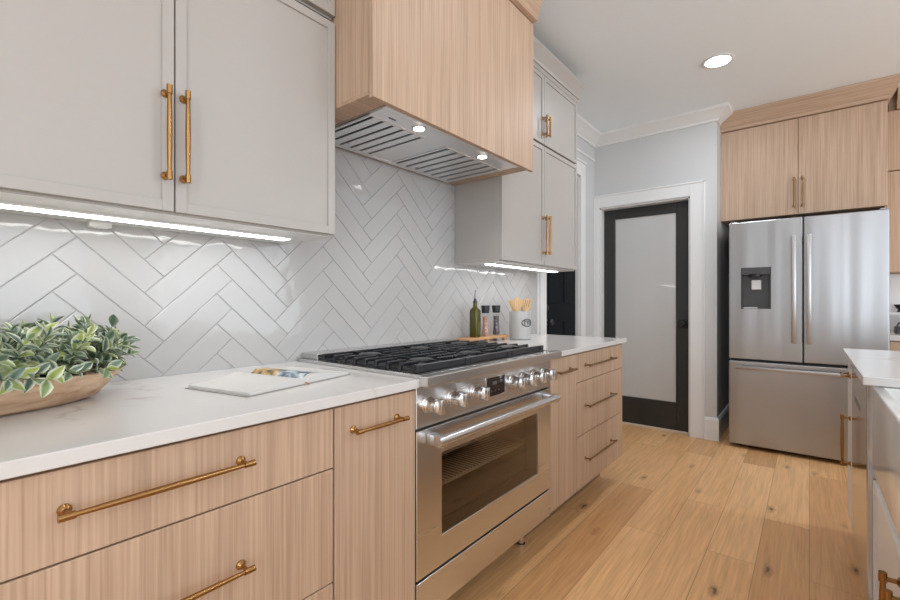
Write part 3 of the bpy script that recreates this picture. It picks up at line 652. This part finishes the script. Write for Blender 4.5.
# coffee nook right of the refrigerator
NX0, NX1 = .4425, 1.60
c = empty('base_cabinet', (1.0, 4.75, 0), 'oak base cabinet right of the refrigerator under a white counter', 'cabinet')
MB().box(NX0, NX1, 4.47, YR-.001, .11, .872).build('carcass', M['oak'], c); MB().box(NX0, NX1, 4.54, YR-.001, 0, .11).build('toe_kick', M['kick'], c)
for a, b_ in ((NX0, 1.02), (1.02, NX1)):
    dd = MB().box(a+.002, b_-.002, 4.448, 4.468, .115, .868, .001).build('door', M['oak'], c); pull(dd, (1.02+(-.04 if a == NX0 else .04), 4.448, .72), (0, 0, 1), .2, (0, -1, 0), M['bronze'])
tag(MB().box(NX0, NX1+.01, 4.435, YR-.011, .874, .914, .002).build('countertop', M['quartz'], origin=(1, 4.75, .874)), 'white counter of the small nook right of the refrigerator', 'countertop')
for z0, z1, lab in ((1.376, 2.138, 'oak wall cabinet right of the refrigerator above the nook shelf'), (2.146, 2.596, 'short oak cabinet under the ceiling right of the refrigerator cabinet')):
    c = empty('wall_cabinet', (1.0, 4.9, z0), lab, 'cabinet')
    MB().box(NX0+.002, NX1, 4.772, YR-.001, z0, z1).build('carcass', M['oak'], c)
    for a, b_ in ((NX0+.002, 1.02), (1.02, NX1)):
        dd = MB().box(a+.002, b_-.002, 4.75, 4.77, z0, z1, .001).build('door', M['oak'], c); pull(dd, (1.02+(-.04 if a < .6 else .04), 4.75, z0+.15), (0, 0, 1), .2, (0, -1, 0), M['bronze'])
    if z0 > 2: 
        MB().profile(FP, (X1+.075, 4.75, 0), (NX1, 4.75, 0), (0, -1, 0)).build('crown', M['oak_x'], c); MB().box(NX0+.03, NX1, 4.79, YR-.001, 2.598, 2.742).build('top_rail', M['oak_x'], c)
MB().box(NX0+.002, NX1, YR-.010, YR-.0005, .915, 1.374).build('backsplash', M['sink'], bpy.data.objects['wall_back'])
bpy.data.objects['backsplash.001']['kind'] = 'structure'; bpy.data.objects['backsplash.001']['label'] = 'white backsplash of the nook'
tag(MB().box(NX0+.003, 1.3, 4.93, YR-.011, 1.048, 1.068, .002).build('wall_shelf', M['white'], origin=(.9, 5.0, 1.048)), 'white shelf on the nook wall right of the refrigerator', 'shelf')
m = MB(); m.lathe([(.018, 0), (.014, .008), (.010, .02), (.02, .03), (.034, .055), (.034, .06), (.03, .06)], (.555, 4.985, 1.0685), (0, 0, 1), 20)
tag(m.build('coffee_dripper', M['black'], smooth=True, origin=(.555, 4.985, 1.0685)), 'small black dripper standing on the nook shelf', 'coffee dripper')
t = empty('storage_box', (.565, 4.72, .914), 'small black and wood box on the counter beside the refrigerator', 'box')
MB().box(.50, .64, 4.67, 4.77, .9145, .965, .003).build('box', M['black'], t); MB().box(.535, .605, 4.664, 4.67, .917, .96, .001).build('front_panel', M['oak_x'], t)
t = empty('ceramic_mug', (.60, 4.90, .914), 'grey mug with dark handle in the nook under the shelf', 'mug')
MB().lathe([(.03, 0), (.038, .006), (.042, .10), (.039, .10), (.036, .01)], (.60, 4.90, .9145), (0, 0, 1), 22).build('cup', plain('grey_glaze', (.45, .45, .45), .3), t, True)
MB().tube([(.56, 4.90, .99), (.54, 4.895, .985), (.532, 4.893, .965), (.54, 4.895, .945), (.563, 4.90, .94)], .005, 8).build('mug_handle', M['black'], t, True)

# ------------------------------------------------------------------ island on the right
IX, IF = .131, .150
m = MB(); m.box(IX, 1.25, 1.915, 3.015, .8875, .914, .002, 2).box(.62, 1.25, 1.085, 1.915, .8875, .914).box(IX, 1.25, .15, 1.085, .8875, .914, .002, 2)
tag(m.build('island_countertop', M['quartz'], origin=(.7, 1.6, .8875)), 'white quartz island countertop with a cut-out for the apron sink', 'countertop')
c = empty('island_cabinet', (.5, 2.86, 0), 'narrow white island cabinet at the far end beside the dishwasher', 'cabinet')
MB().box(IF+.022, 1.2, 2.722, 2.99, .1, .886).build('carcass', M['grey_white'], c); MB().box(IF+.08, 1.2, 2.722, 2.97, 0, .1).build('toe_kick', M['grey_white'], c)
MB().box(IF, 1.205, 2.99, 3.0, .1, .886, .001).build('end_panel', M['grey_white'], c)
dd = MB().box(IF, IF+.02, 2.724, 2.988, .735, .88, .001).build('drawer', M['grey_white'], c); pull(dd, (IF, 2.856, .80), (0, 1, 0), .12, (-1, 0, 0), M['brass'], .0052, .028)
dd = MB().box(IF, IF+.02, 2.724, 2.988, .102, .731, .001).build('door', M['grey_white'], c); pull(dd, (IF, 2.80, .50), (0, 0, 1), .235, (-1, 0, 0), M['brass'], .0055, .03)
w = empty('dishwasher', (.45, 2.39, 0), 'stainless steel dishwasher set in the white island', 'dishwasher')
MB().box(IF+.03, .75, 2.07, 2.715, .02, .88).build('body', M['steel_dark'], w); MB().box(IF+.06, IF+.08, 2.07, 2.715, .0, .10).build('kick_plate', M['black'], w)
dd = MB().box(IF, IF+.03, 2.062, 2.718, .105, .872, .003, 2).build('door', steel('dishwasher_steel', 2, (.66, .67, .69), .13), w)
m = MB(); m.box(IF-.0007, IF+.001, 2.30, 2.55, .73, .755, .0003); m.build('control_strip', M['steel_dark'], dd)
c = empty('sink_cabinet', (.5, 1.55, 0), 'white sink base cabinet under the apron sink', 'cabinet')
SF = .165
MB().box(SF+.022, .75, 1.0, 2.058, .1, .60).box(SF+.022, .75, 1.925, 2.058, .60, .886).box(SF+.022, .75, 1.0, 1.07, .60, .886).build('carcass', M['grey_white'], c)
MB().box(SF+.08, .75, 1.0, 2.058, 0, .1).build('toe_kick', M['grey_white'], c)
MB().box(SF, SF+.021, 1.925, 2.058, .60, .886, .001).build('filler', M['grey_white'], c)
for a, b_, yh in ((1.405, 2.055, 1.446), (1.0, 1.402, 1.36)):
    m = MB(); fw = .03
    m.box(SF+.006, SF+.018, a+.002, b_-.002, .104, .553).box(SF, SF+.02, a, a+fw, .102, .555, .001).box(SF, SF+.02, b_-fw, b_, .102, .555, .001).box(SF, SF+.02, a+fw, b_-fw, .102, .132, .001).box(SF, SF+.02, a+fw, b_-fw, .525, .555, .001)
    dd = m.build('door', M['grey_white'], c); pull(dd, (SF, yh, .40), (0, 0, 1), .235, (-1, 0, 0), M['brass'], .0062, .032)
s = empty('farmhouse_sink', (.4, 1.5, .61), 'white apron front farmhouse sink in the island', 'sink')
sx0, sx1, sy0, sy1 = .153, .63, 1.075, 1.92
m = MB(); m.box(sx0, sx0+.028, sy0, sy1, .625, .8855, .005, 3).box(sx1-.02, sx1, sy0, sy1, .625, .8855).box(sx0+.02, sx1-.01, sy0, sy0+.02, .625, .8855).box(sx0+.02, sx1-.01, sy1-.02, sy1, .625, .8855).box(sx0+.02, sx1-.01, sy0+.01, sy1-.01, .625, .645)
m.build('basin', M['sink'], s, True)
m = MB(); m.lathe([(.045, 0), (.045, .002), (.03, .003)], (.4, 1.5, .645), (0, 0, 1), 20); m.build('drain', M['chrome'], s, True)
c = empty('island_cabinet', (.7, .6, 0), 'white island cabinet on the viewer side of the sink', 'cabinet')
MB().box(SF+.022, 1.2, .2, .998, .1, .886).build('carcass', M['grey_white'], c); MB().box(SF, SF+.02, .202, .996, .102, .88, .001).build('door', M['grey_white'], c); MB().box(SF+.08, 1.15, .2, .998, 0, .1).build('toe_kick', M['grey_white'], c); MB().box(.755, 1.2, .999, 2.72, .0, .886).build('back_panel', M['grey_white'], c)

# ------------------------------------------------------------------ ceiling light
def can(x, y, label, power):
    c = empty('ceiling_light', (x, y, CZ), label, 'light')
    m = MB(); m.lathe([(.095, 0), (.095, .004), (.088, .008), (.074, .006), (.072, 0)], (x, y, CZ), (0, 0, -1), 40); m.build('trim_ring', M['trim'], c, True)
    MB().lathe([(.073, 0), (.073, .0045)], (x, y, CZ), (0, 0, -1), 40).build('lens', M['lamp'], c)
    area('can_lamp', (x, y, CZ-.012), (x, y, 0), .14, .14, power, CAN, 'DISK')
can(-.471, 3.42, 'round recessed ceiling light before the refrigerator', 9)
can(-.471, 1.75, 'unseen round recessed ceiling light added above the aisle by the range', 2)  # out of view, added to light the range side
can(-.471, .1, 'unseen round recessed ceiling light added above the aisle by the viewer', 2)  # out of view, added to light the near aisle
for x, y in ((1.6, 3.4), (1.6, 1.7), (1.6, 0), (3.0, 2.4), (.6, -1.6), (2.4, -1.6)): area('room_fill', (x, y, CZ-.012), (x, y, 0), .16, .16, 9, CAN, 'DISK')  # unseen lamps without fixtures, added as overhead fill

# ------------------------------------------------------------------ things on the counters
CT = .914
# wooden bowl of variegated greenery
p = empty('potted_plant', (-1.40, 0, CT), 'variegated green leaves in a long wooden dough bowl on the counter', 'plant')
P = []
prof = [(.0, .004, 0), (.88, .84, 0), (.97, .95, .008), (1.05, 1.08, .036), (1.16, 1.2, .073), (1.13, 1.15, .074), (.98, 1.0, .045), (.8, .75, .02), (.0, .003, .018)]
for fy, fx, h in prof:
    P.append([(-1.40 + .15*fx*math.cos(t)*(1+.02*math.sin(3*t)), .33*fy*math.sin(t), CT + h + (.006*math.sin(5*t) if .04 < h < .08 else 0)) for t in [2*math.pi*k/48 for k in range(49)]])
bowlm = oak('bowl_wood', 1, (.74, .53, .36), (.34, .17, .085))
for n_ in bowlm.node_tree.nodes:
    if n_.type == 'MAPPING': n_.inputs['Scale'].default_value = (30, 3, 45) if n_.inputs['Scale'].default_value[0] > 100 else (9, 2.2, 20)
mm = MB(); mm.grid(P); bmesh.ops.remove_doubles(mm.bm, verts=mm.bm.verts[:], dist=.0004); bmesh.ops.recalc_face_normals(mm.bm, faces=mm.bm.faces[:])
mm.build('bowl', bowlm, p, True)
MB().lathe([(.30, 0), (.28, .012), (.1, .02)], (0, 0, 0), (0, 0, 1), 24).build('moss', plain('moss', (.03, .035, .02), .9, bump=.6, bscale=90), p, local=True)
ms = p.children[-1]; ms.scale = (.48, 1.05, 1); ms.location = (0, 0, .045)
def leaf_mat(name):
    m, nt, b = new_mat(name); L = nt.links.new
    at = N(nt, 'ShaderNodeAttribute', attribute_name='leaf'); sp = N(nt, 'ShaderNodeSeparateColor'); L(at.outputs['Color'], sp.inputs[0])
    r1 = ramp(nt, [(0.0, (.065, .12, .085)), (1.0, (.36, .43, .07)), (.35, (.12, .185, .13)), (.7, (.18, .26, .125))]); L(sp.outputs[1], r1.inputs[0])
    r2 = ramp(nt, [(.35, (0, 0, 0)), (.85, (1, 1, 1))]); L(sp.outputs[0], r2.inputs[0])
    mu = N(nt, 'ShaderNodeMath', operation='MULTIPLY'); L(r2.outputs[0], mu.inputs[0]); L(sp.outputs[2], mu.inputs[1])
    mx = N(nt, 'ShaderNodeMix', data_type='RGBA'); L(mu.outputs[0], mx.inputs[0]); L(r1.outputs[0], mx.inputs[6]); mx.inputs[7].default_value = (.66, .70, .54, 1)
    L(mx.outputs[2], b.inputs['Base Color']); b.inputs['Roughness'].default_value = .42
    return m
rng = random.Random(11)
lb = bmesh.new(); lay = lb.loops.layers.float_color.new('leaf'); stems = MB()
def add_leaf(base, d, nrm, ln, wd):
    d = d.normalized(); sd = d.cross(nrm).normalized(); nrm = sd.cross(d).normalized()
    g, edge = rng.random(), rng.choice((.35, .75, .95, 1))
    rows = []
    for k, (t, w) in enumerate(((0, .05), (.18, .62), (.42, 1), (.68, .82), (.88, .40), (1, .02))):
        row = []
        for q in (-1, -.55, 0, .55, 1):
            row.append((lb.verts.new(base + d*(ln*t) + sd*(wd*w*q) + nrm*(wd*.38*abs(q)*w - ln*.16*t*t)), abs(q)))
        rows.append(row)
    for A, B in zip(rows, rows[1:]):
        for i in range(4):
            vs = (A[i], A[i+1], B[i+1], B[i]); f_ = lb.faces.new([v[0] for v in vs]); f_.smooth = True
            for l, v in zip(f_.loops, vs): l[lay] = (v[1], g, edge, 1)
for s_ in range(243):
    t = rng.uniform(-1, 1); yb = .31*t; xb = -1.40 + rng.uniform(-.11, .13)*math.sqrt(max(0.05, 1-t*t*.8))
    base = Vector((xb, yb, CT+.066))
    out = Vector(((xb+1.40)*5.5 + rng.uniform(-.45, .45), (t**3)*.5 + rng.uniform(-.5, .5), rng.uniform(.35, 1.25)))
    if s_ >= 238: base = Vector((-1.40+rng.uniform(-.04, .06), .285, CT+.075)); out = Vector((rng.uniform(-.1, .5), .9, rng.uniform(-.05, .5)))
    elif s_ >= 230: tt = rng.uniform(-.2, 1.2); base = Vector((-1.40+.155*math.cos(tt), .35*math.sin(tt), CT+.08)); out = Vector((math.cos(tt), math.sin(tt), rng.uniform(-.35, .25)))
    out.normalize(); ln = rng.uniform(.05, .135)
    tip = base + out*ln; bend = Vector((out.x, out.y, -.25)).normalized()*rng.uniform(0, .03)
    pts = [base, base + out*(ln*.5), tip + bend*.6]
    if min(q.x for q in pts) < -1.53 or max(q.y for q in pts) > .37: continue
    if tip.z < CT+.078 and s_ < 230: continue
    if s_ >= 230: ln = rng.uniform(.03, .045); tip = base + out*ln
    stems.tube(pts, [.0016, .0013, .0009], 5)
    d = (pts[2]-pts[1]).normalized(); o1 = d.orthogonal().normalized()
    npair = rng.choice((4, 5, 5, 6)) if s_ < 230 else 3
    for k in range(npair):
        pos = pts[1].lerp(pts[2], k/(npair-1)*1.0) if k else pts[1].lerp(pts[0], .3)
        a = k*1.6 + rng.uniform(-.3, .3)
        for hh in (0, math.pi):
            rad = Matrix.Rotation(a+hh, 3, d) @ o1
            dd = (rad*.85 + d*rng.uniform(.35, .9))
            L_ = rng.uniform(.026, .044)
            if (pos + dd.normalized()*L_).x < -1.572: continue
            add_leaf(pos, dd, d + Vector((0, 0, .4)), L_, L_*rng.uniform(.23, .33))
    add_leaf(pts[2], d, o1, rng.uniform(.026, .036), .008)
bmesh.ops.translate(lb, verts=lb.verts[:], vec=-Vector((-1.40, 0, CT)))
me = bpy.data.meshes.new('foliage'); lb.to_mesh(me); lb.free(); me.materials.append(leaf_mat('variegated_leaf'))
o = bpy.data.objects.new('foliage', me); COL.objects.link(o); o.parent = p; tag(o, kind='stuff')
stems.build('stems', plain('stem_green', (.09, .12, .05), .6), p, True)

# open book: local x runs along the width (left page negative), y along the height
bk = empty('open_book', (-1.115, .735, CT), 'open picture cookbook lying on the counter left of the range', 'book', rz=math.atan2(.374, -.078))
# local +x -> along counter (away), local +y -> towards the tiles
HW, HH = .192, .245
MB().box(-HW-.004, -.006, -.002, HH+.002, .0005, .003, .001).box(.006, HW+.004, -.002, HH+.002, .0005, .003, .001).box(-.008, .008, -.002, HH+.002, .0005, .004, .001).build('cover', plain('book_cover', (.35, .33, .31), .5), bk, local=True)
def block(sgn, th):
    ctrl = [(.002, .005), (.010, th*.9), (.025, th*1.5), (.045, th*1.6), (.08, th*1.25), (.13, th*.8), (HW*.97, th*.6)]
    m = MB(); top = [(sgn*x, z) for x, z in ctrl]; bot = [(sgn*x, .0031) for x, z in ctrl]
    b = bmesh.new(); R = []
    for yy in (0, HH): R.append([b.verts.new((x, yy, z)) for x, z in top + bot[::-1]])
    k = len(R[0])
    for i in range(k): b.faces.new((R[0][i], R[0][(i+1) % k], R[1][(i+1) % k], R[1][i]))
    b.faces.new(R[0][::-1]); b.faces.new(R[1]); bmesh.ops.recalc_face_normals(b, faces=b.faces[:]); m._merge(b); return m
paper = plain('paper', (.62, .61, .595), .6)
block(-1, .014).build('left_pages', paper, bk, local=True, smooth=True)
block(1, .016).build('right_pages', paper, bk, local=True, smooth=True)
def photo_mat():
    m, nt, b = new_mat('printed_photo'); L = nt.links.new
    mp = mapping(nt, (1, 1, 1)); n = N(nt, 'ShaderNodeTexNoise'); n.inputs['Scale'].default_value = 38; n.inputs['Detail'].default_value = 3; L(mp.outputs[0], n.inputs['Vector'])
    sp = N(nt, 'ShaderNodeSeparateXYZ'); L(mp.outputs[0], sp.inputs[0])
    ra = ramp(nt, [(.38, (.08, .06, .035)), (.62, (.62, .48, .25)), (.5, (.40, .27, .10))]); L(n.outputs['Fac'], ra.inputs[0])
    rb = ramp(nt, [(.38, (.05, .08, .12)), (.62, (.62, .68, .72)), (.5, (.22, .30, .36))]); L(n.outputs['Fac'], rb.inputs[0])
    mr = N(nt, 'ShaderNodeMapRange'); mr.inputs[1].default_value = .12; mr.inputs[2].default_value = .14; L(sp.outputs[1], mr.inputs[0])
    mx = N(nt, 'ShaderNodeMix', data_type='RGBA'); L(mr.outputs[0], mx.inputs[0]); L(rb.outputs[0], mx.inputs[6]); L(ra.outputs[0], mx.inputs[7]); L(mx.outputs[2], b.inputs['Base Color']); b.inputs['Roughness'].default_value = .35
    return m
m = MB(); xs = [(.0045, .0085), (.010, .0148), (.025, .0244), (.045, .0260), (.06, .0238), (.08, .0204)]
m.grid([[(x, yy, z) for x, z in xs] for yy in (.02, .08, .16, HH-.006)]); pg = m.build('printed_page', photo_mat(), bk, local=True, smooth=True)
MB().tube([(0, .004, .006), (.001, -.005, .004), (.002, -.012, .0018)], .0018, 6).build('ribbon', plain('ribbon_orange', (.45, .16, .05), .6), bk, local=True)

# riser with bottle and grinders
BX, BZ = -1.5, .946
rs = empty('serving_riser', (BX, 2.19, CT), 'small wooden footed board behind the range holding the oil bottle', 'board')
board = oak('riser_wood', 1, (.60, .34, .17), (.38, .19, .085))
MB().box(BX-.05, BX+.05, 1.94, 2.40, BZ-.014, BZ, .004, 2).build('board', board, rs)
for xx in (BX-.035, BX+.035):
    for yy in (1.985, 2.17, 2.36): MB().box(xx-.010, xx+.010, yy-.012, yy+.012, CT+.0003, BZ-.014, .002).build('foot', board, rs)
b = empty('oil_bottle', (BX, 2.103, BZ), 'square green glass olive oil bottle with a steel pourer', 'bottle')
def sq_bottle(r, prof, n=4):
    m = MB(); Pp = []
    for w, z in prof:
        k = 6; ring = []
        for i in range(33):
            t = 2*math.pi*i/32; ex = 5 if w > .016 else 2
            c_, s__ = math.cos(t), math.sin(t); rr = w/((abs(c_)**ex + abs(s__)**ex)**(1/ex)); ring.append((BX + rr*c_, 2.103 + rr*s__, BZ + z))
        Pp.append(ring)
    m.grid(Pp); bmesh.ops.remove_doubles(m.bm, verts=m.bm.verts[:], dist=.0002); bmesh.ops.recalc_face_normals(m.bm, faces=m.bm.faces[:]); return m
gm, nt, bb_ = new_mat('green_glass'); bb_.inputs['Base Color'].default_value = (.105, .10, .010, 1); bb_.inputs['Roughness'].default_value = .06; bb_.inputs['Transmission Weight'].default_value = .35
sq_bottle(0, [(.001, .0005), (.024, .0005), (.0265, .004), (.0265, .145), (.024, .158), (.014, .172), (.0125, .178), (.0125, .20), (.001, .2)]).build('glass_body', gm, b, True)
MB().lathe([(.013, .198), (.0135, .206), (.008, .212), (.008, .222)], (BX, 2.103, BZ), (0, 0, 1), 20).build('stopper', M['black'], b, True)
MB().tube([(BX, 2.103, BZ+.22), (BX, 2.103, BZ+.25), (BX+.003, 2.103, BZ+.272)], [.0065, .0045, .0035], 12).build('pourer', M['steel_dark'], b, True)
def grinder(yy, label, cont):
    g = empty('spice_grinder', (BX, yy, BZ), label, 'grinder')
    gl = tint_glass('clear_glass_'+cont[0], (.93, .95, .95))
    MB().lathe([(r_*1.06, h_*1.22) for r_, h_ in [(.021, .001), (.022, .004), (.019, .03), (.0165, .06), (.0175, .09), (.0195, .112)]], (BX, yy, BZ), (0, 0, 1), 24).build('glass_body', gl, g, True)
    mt, nt, bs_ = new_mat(cont[0]); mp = mapping(nt, (1, 1, 1)); vo = N(nt, 'ShaderNodeTexVoronoi'); vo.inputs['Scale'].default_value = 170; nt.links.new(mp.outputs[0], vo.inputs['Vector'])
    rr = ramp(nt, [(0, cont[1]), (1, cont[2])]); nt.links.new(vo.outputs['Color'], rr.inputs[0]); nt.links.new(rr.outputs[0], bs_.inputs['Base Color'])
    MB().lathe([(r_*1.06, h_*1.22) for r_, h_ in [(.019, .003), (.020, .006), (.0172, .03), (.0148, .06), (.0155, .085), (.016, .096)]], (BX, yy, BZ), (0, 0, 1), 24).build('contents', mt, g, True)
    MB().lathe([(r_*1.06, h_*1.22) for r_, h_ in [(.0195, .112), (.021, .113), (.0255, .147), (.0245, .149)]], (BX, yy, BZ), (0, 0, 1), 24).build('cap', M['iron'], g, True)
grinder(2.208, 'glass grinder of pink salt with black cap on the wooden riser', ('pink_salt', (.42, .18, .11), (.72, .42, .32)))
grinder(2.325, 'glass grinder of dark peppercorns with black cap on the wooden riser', ('peppercorns', (.03, .022, .02), (.16, .13, .12)))
# crock and utensils
KX, KY, KR, KH = -1.42, 2.477, .067, .176
c = empty('utensil_crock', (KX, KY, CT), 'pale grey ceramic crock with a raised oval label', 'crock')
glz = plain('crock_glaze', (.44, .435, .42), .35)
MB().lathe([(KR-.004, .0006), (KR, .004), (KR, KH-.004), (KR-.002, KH), (KR-.007, KH), (KR-.008, .01)], (KX, KY, CT), (0, 0, 1), 40).build('pot', glz, c, True)
vdir = Vector((-KX, -KY, 0)).normalized(); a_lab = math.atan2(vdir.y, vdir.x) + math.radians(42)
def on_crock(u, v, lift): a = a_lab + u/KR; return (KX + (KR+lift)*math.cos(a), KY + (KR+lift)*math.sin(a), CT + .106 + v)
pts = [on_crock(.038*math.cos(t), .022*math.sin(t), .001) for t in [2*math.pi*k/36 for k in range(37)]]
dk = plain('label_grey', (.10, .10, .105), .5)
lab = MB().tube(pts, .0034, 6).build('label_ring', dk, c, True)
cu = bpy.data.curves.new('txt', 'FONT'); cu.body = 'TYE'; cu.size = .034; cu.align_x = 'CENTER'; cu.align_y = 'CENTER'; cu.extrude = .0008; cu.offset = .0012
to = bpy.data.objects.new('txt', cu); COL.objects.link(to); bpy.context.view_layer.update()
tm = bpy.data.meshes.new_from_object(to.evaluated_get(bpy.context.evaluated_depsgraph_get())); bpy.data.objects.remove(to)
for v in tm.vertices: v.co = Vector(on_crock(v.co.x*1.05, v.co.y, .0012 + v.co.z)) - Vector((KX, KY, CT))
tm.materials.append(dk); lt = bpy.data.objects.new('lettering', tm); COL.objects.link(lt); lt.parent = c
beech = oak('beech', 2, (.72, .50, .27), (.58, .36, .17))
def utensil(name, label, ang, lean, head, off=(0, 0)):
    bx_, by_ = KX + off[0]*math.cos(right) + off[1]*math.cos(va), KY + off[0]*math.sin(right) + off[1]*math.sin(va)
    root = empty(name, (bx_, by_, CT+.012), label, name.split('_')[-1], 'wooden utensils in the crock')
    d = Vector((math.cos(ang)*lean, math.sin(ang)*lean, 1)).normalized(); b0_ = Vector((bx_, by_, CT+.012)); Ls = .17
    MB().tube([b0_, b0_ + d*Ls], [.0055, .005], 10).build('shaft', beech, root, True)
    cam_dir = Vector((-bx_, -by_, 0)).normalized(); sd = d.cross(cam_dir).normalized(); nn = sd.cross(d).normalized()
    w, hl, slot = head; o_ = b0_ + d*(Ls-.004); mm = MB()
    ring = [(-.005, 0), (-w*.75, hl*.22), (-w, hl*.5), (-w*.9, hl*.8), (-w*.5, hl*.97), (0, hl), (w*.5, hl*.97), (w*.9, hl*.8), (w, hl*.5), (w*.75, hl*.22), (.005, 0)]
    if slot == 'flat': ring = [(-.005, 0), (-w*.7, hl*.25), (-w, hl*.95), (-w*.9, hl), (w*.9, hl), (w, hl*.95), (w*.7, hl*.25), (.005, 0)]
    mm.prism([o_ + sd*x + d*z - nn*.003 for x, z in ring], nn*.006)
    hd_ = mm.build('head', beech, root)
    if slot == 'slots':
        m2 = MB()
        for k in (-1, 0, 1): m2.prism([o_ + sd*(x+k*w*.42) + d*z + nn*.0028 for x, z in ((-.0016, hl*.35), (.0016, hl*.35), (.0016, hl*.85), (-.0016, hl*.85))], nn*.0007)
        m2.build('slots', M['kick'], hd_)
va = math.atan2(-KY, -KX)
right = va + math.pi/2
utensil('wooden_spatula', 'slim wooden spatula leaning furthest left in the crock', right+math.pi, .40, (.014, .085, 'flat'), (.030, -.034))
utensil('wooden_spatula', 'wooden spatula second from the left in the crock, leaning left', right+math.pi, .27, (.015, .080, 'flat'), (.020, .004))
utensil('wooden_spoon', 'round wooden spoon in the middle of the crock', right+math.pi, .04, (.026, .085, 'round'), (-.006, .041))
utensil('wooden_fork', 'narrow wooden fork upright between the two wide spoons in the crock', right, .10, (.012, .070, 'flat'), (-.002, -.015))
utensil('wooden_spoon', 'slotted wooden spoon furthest right in the crock', right, .22, (.028, .085, 'slots'), (-.004, .022))
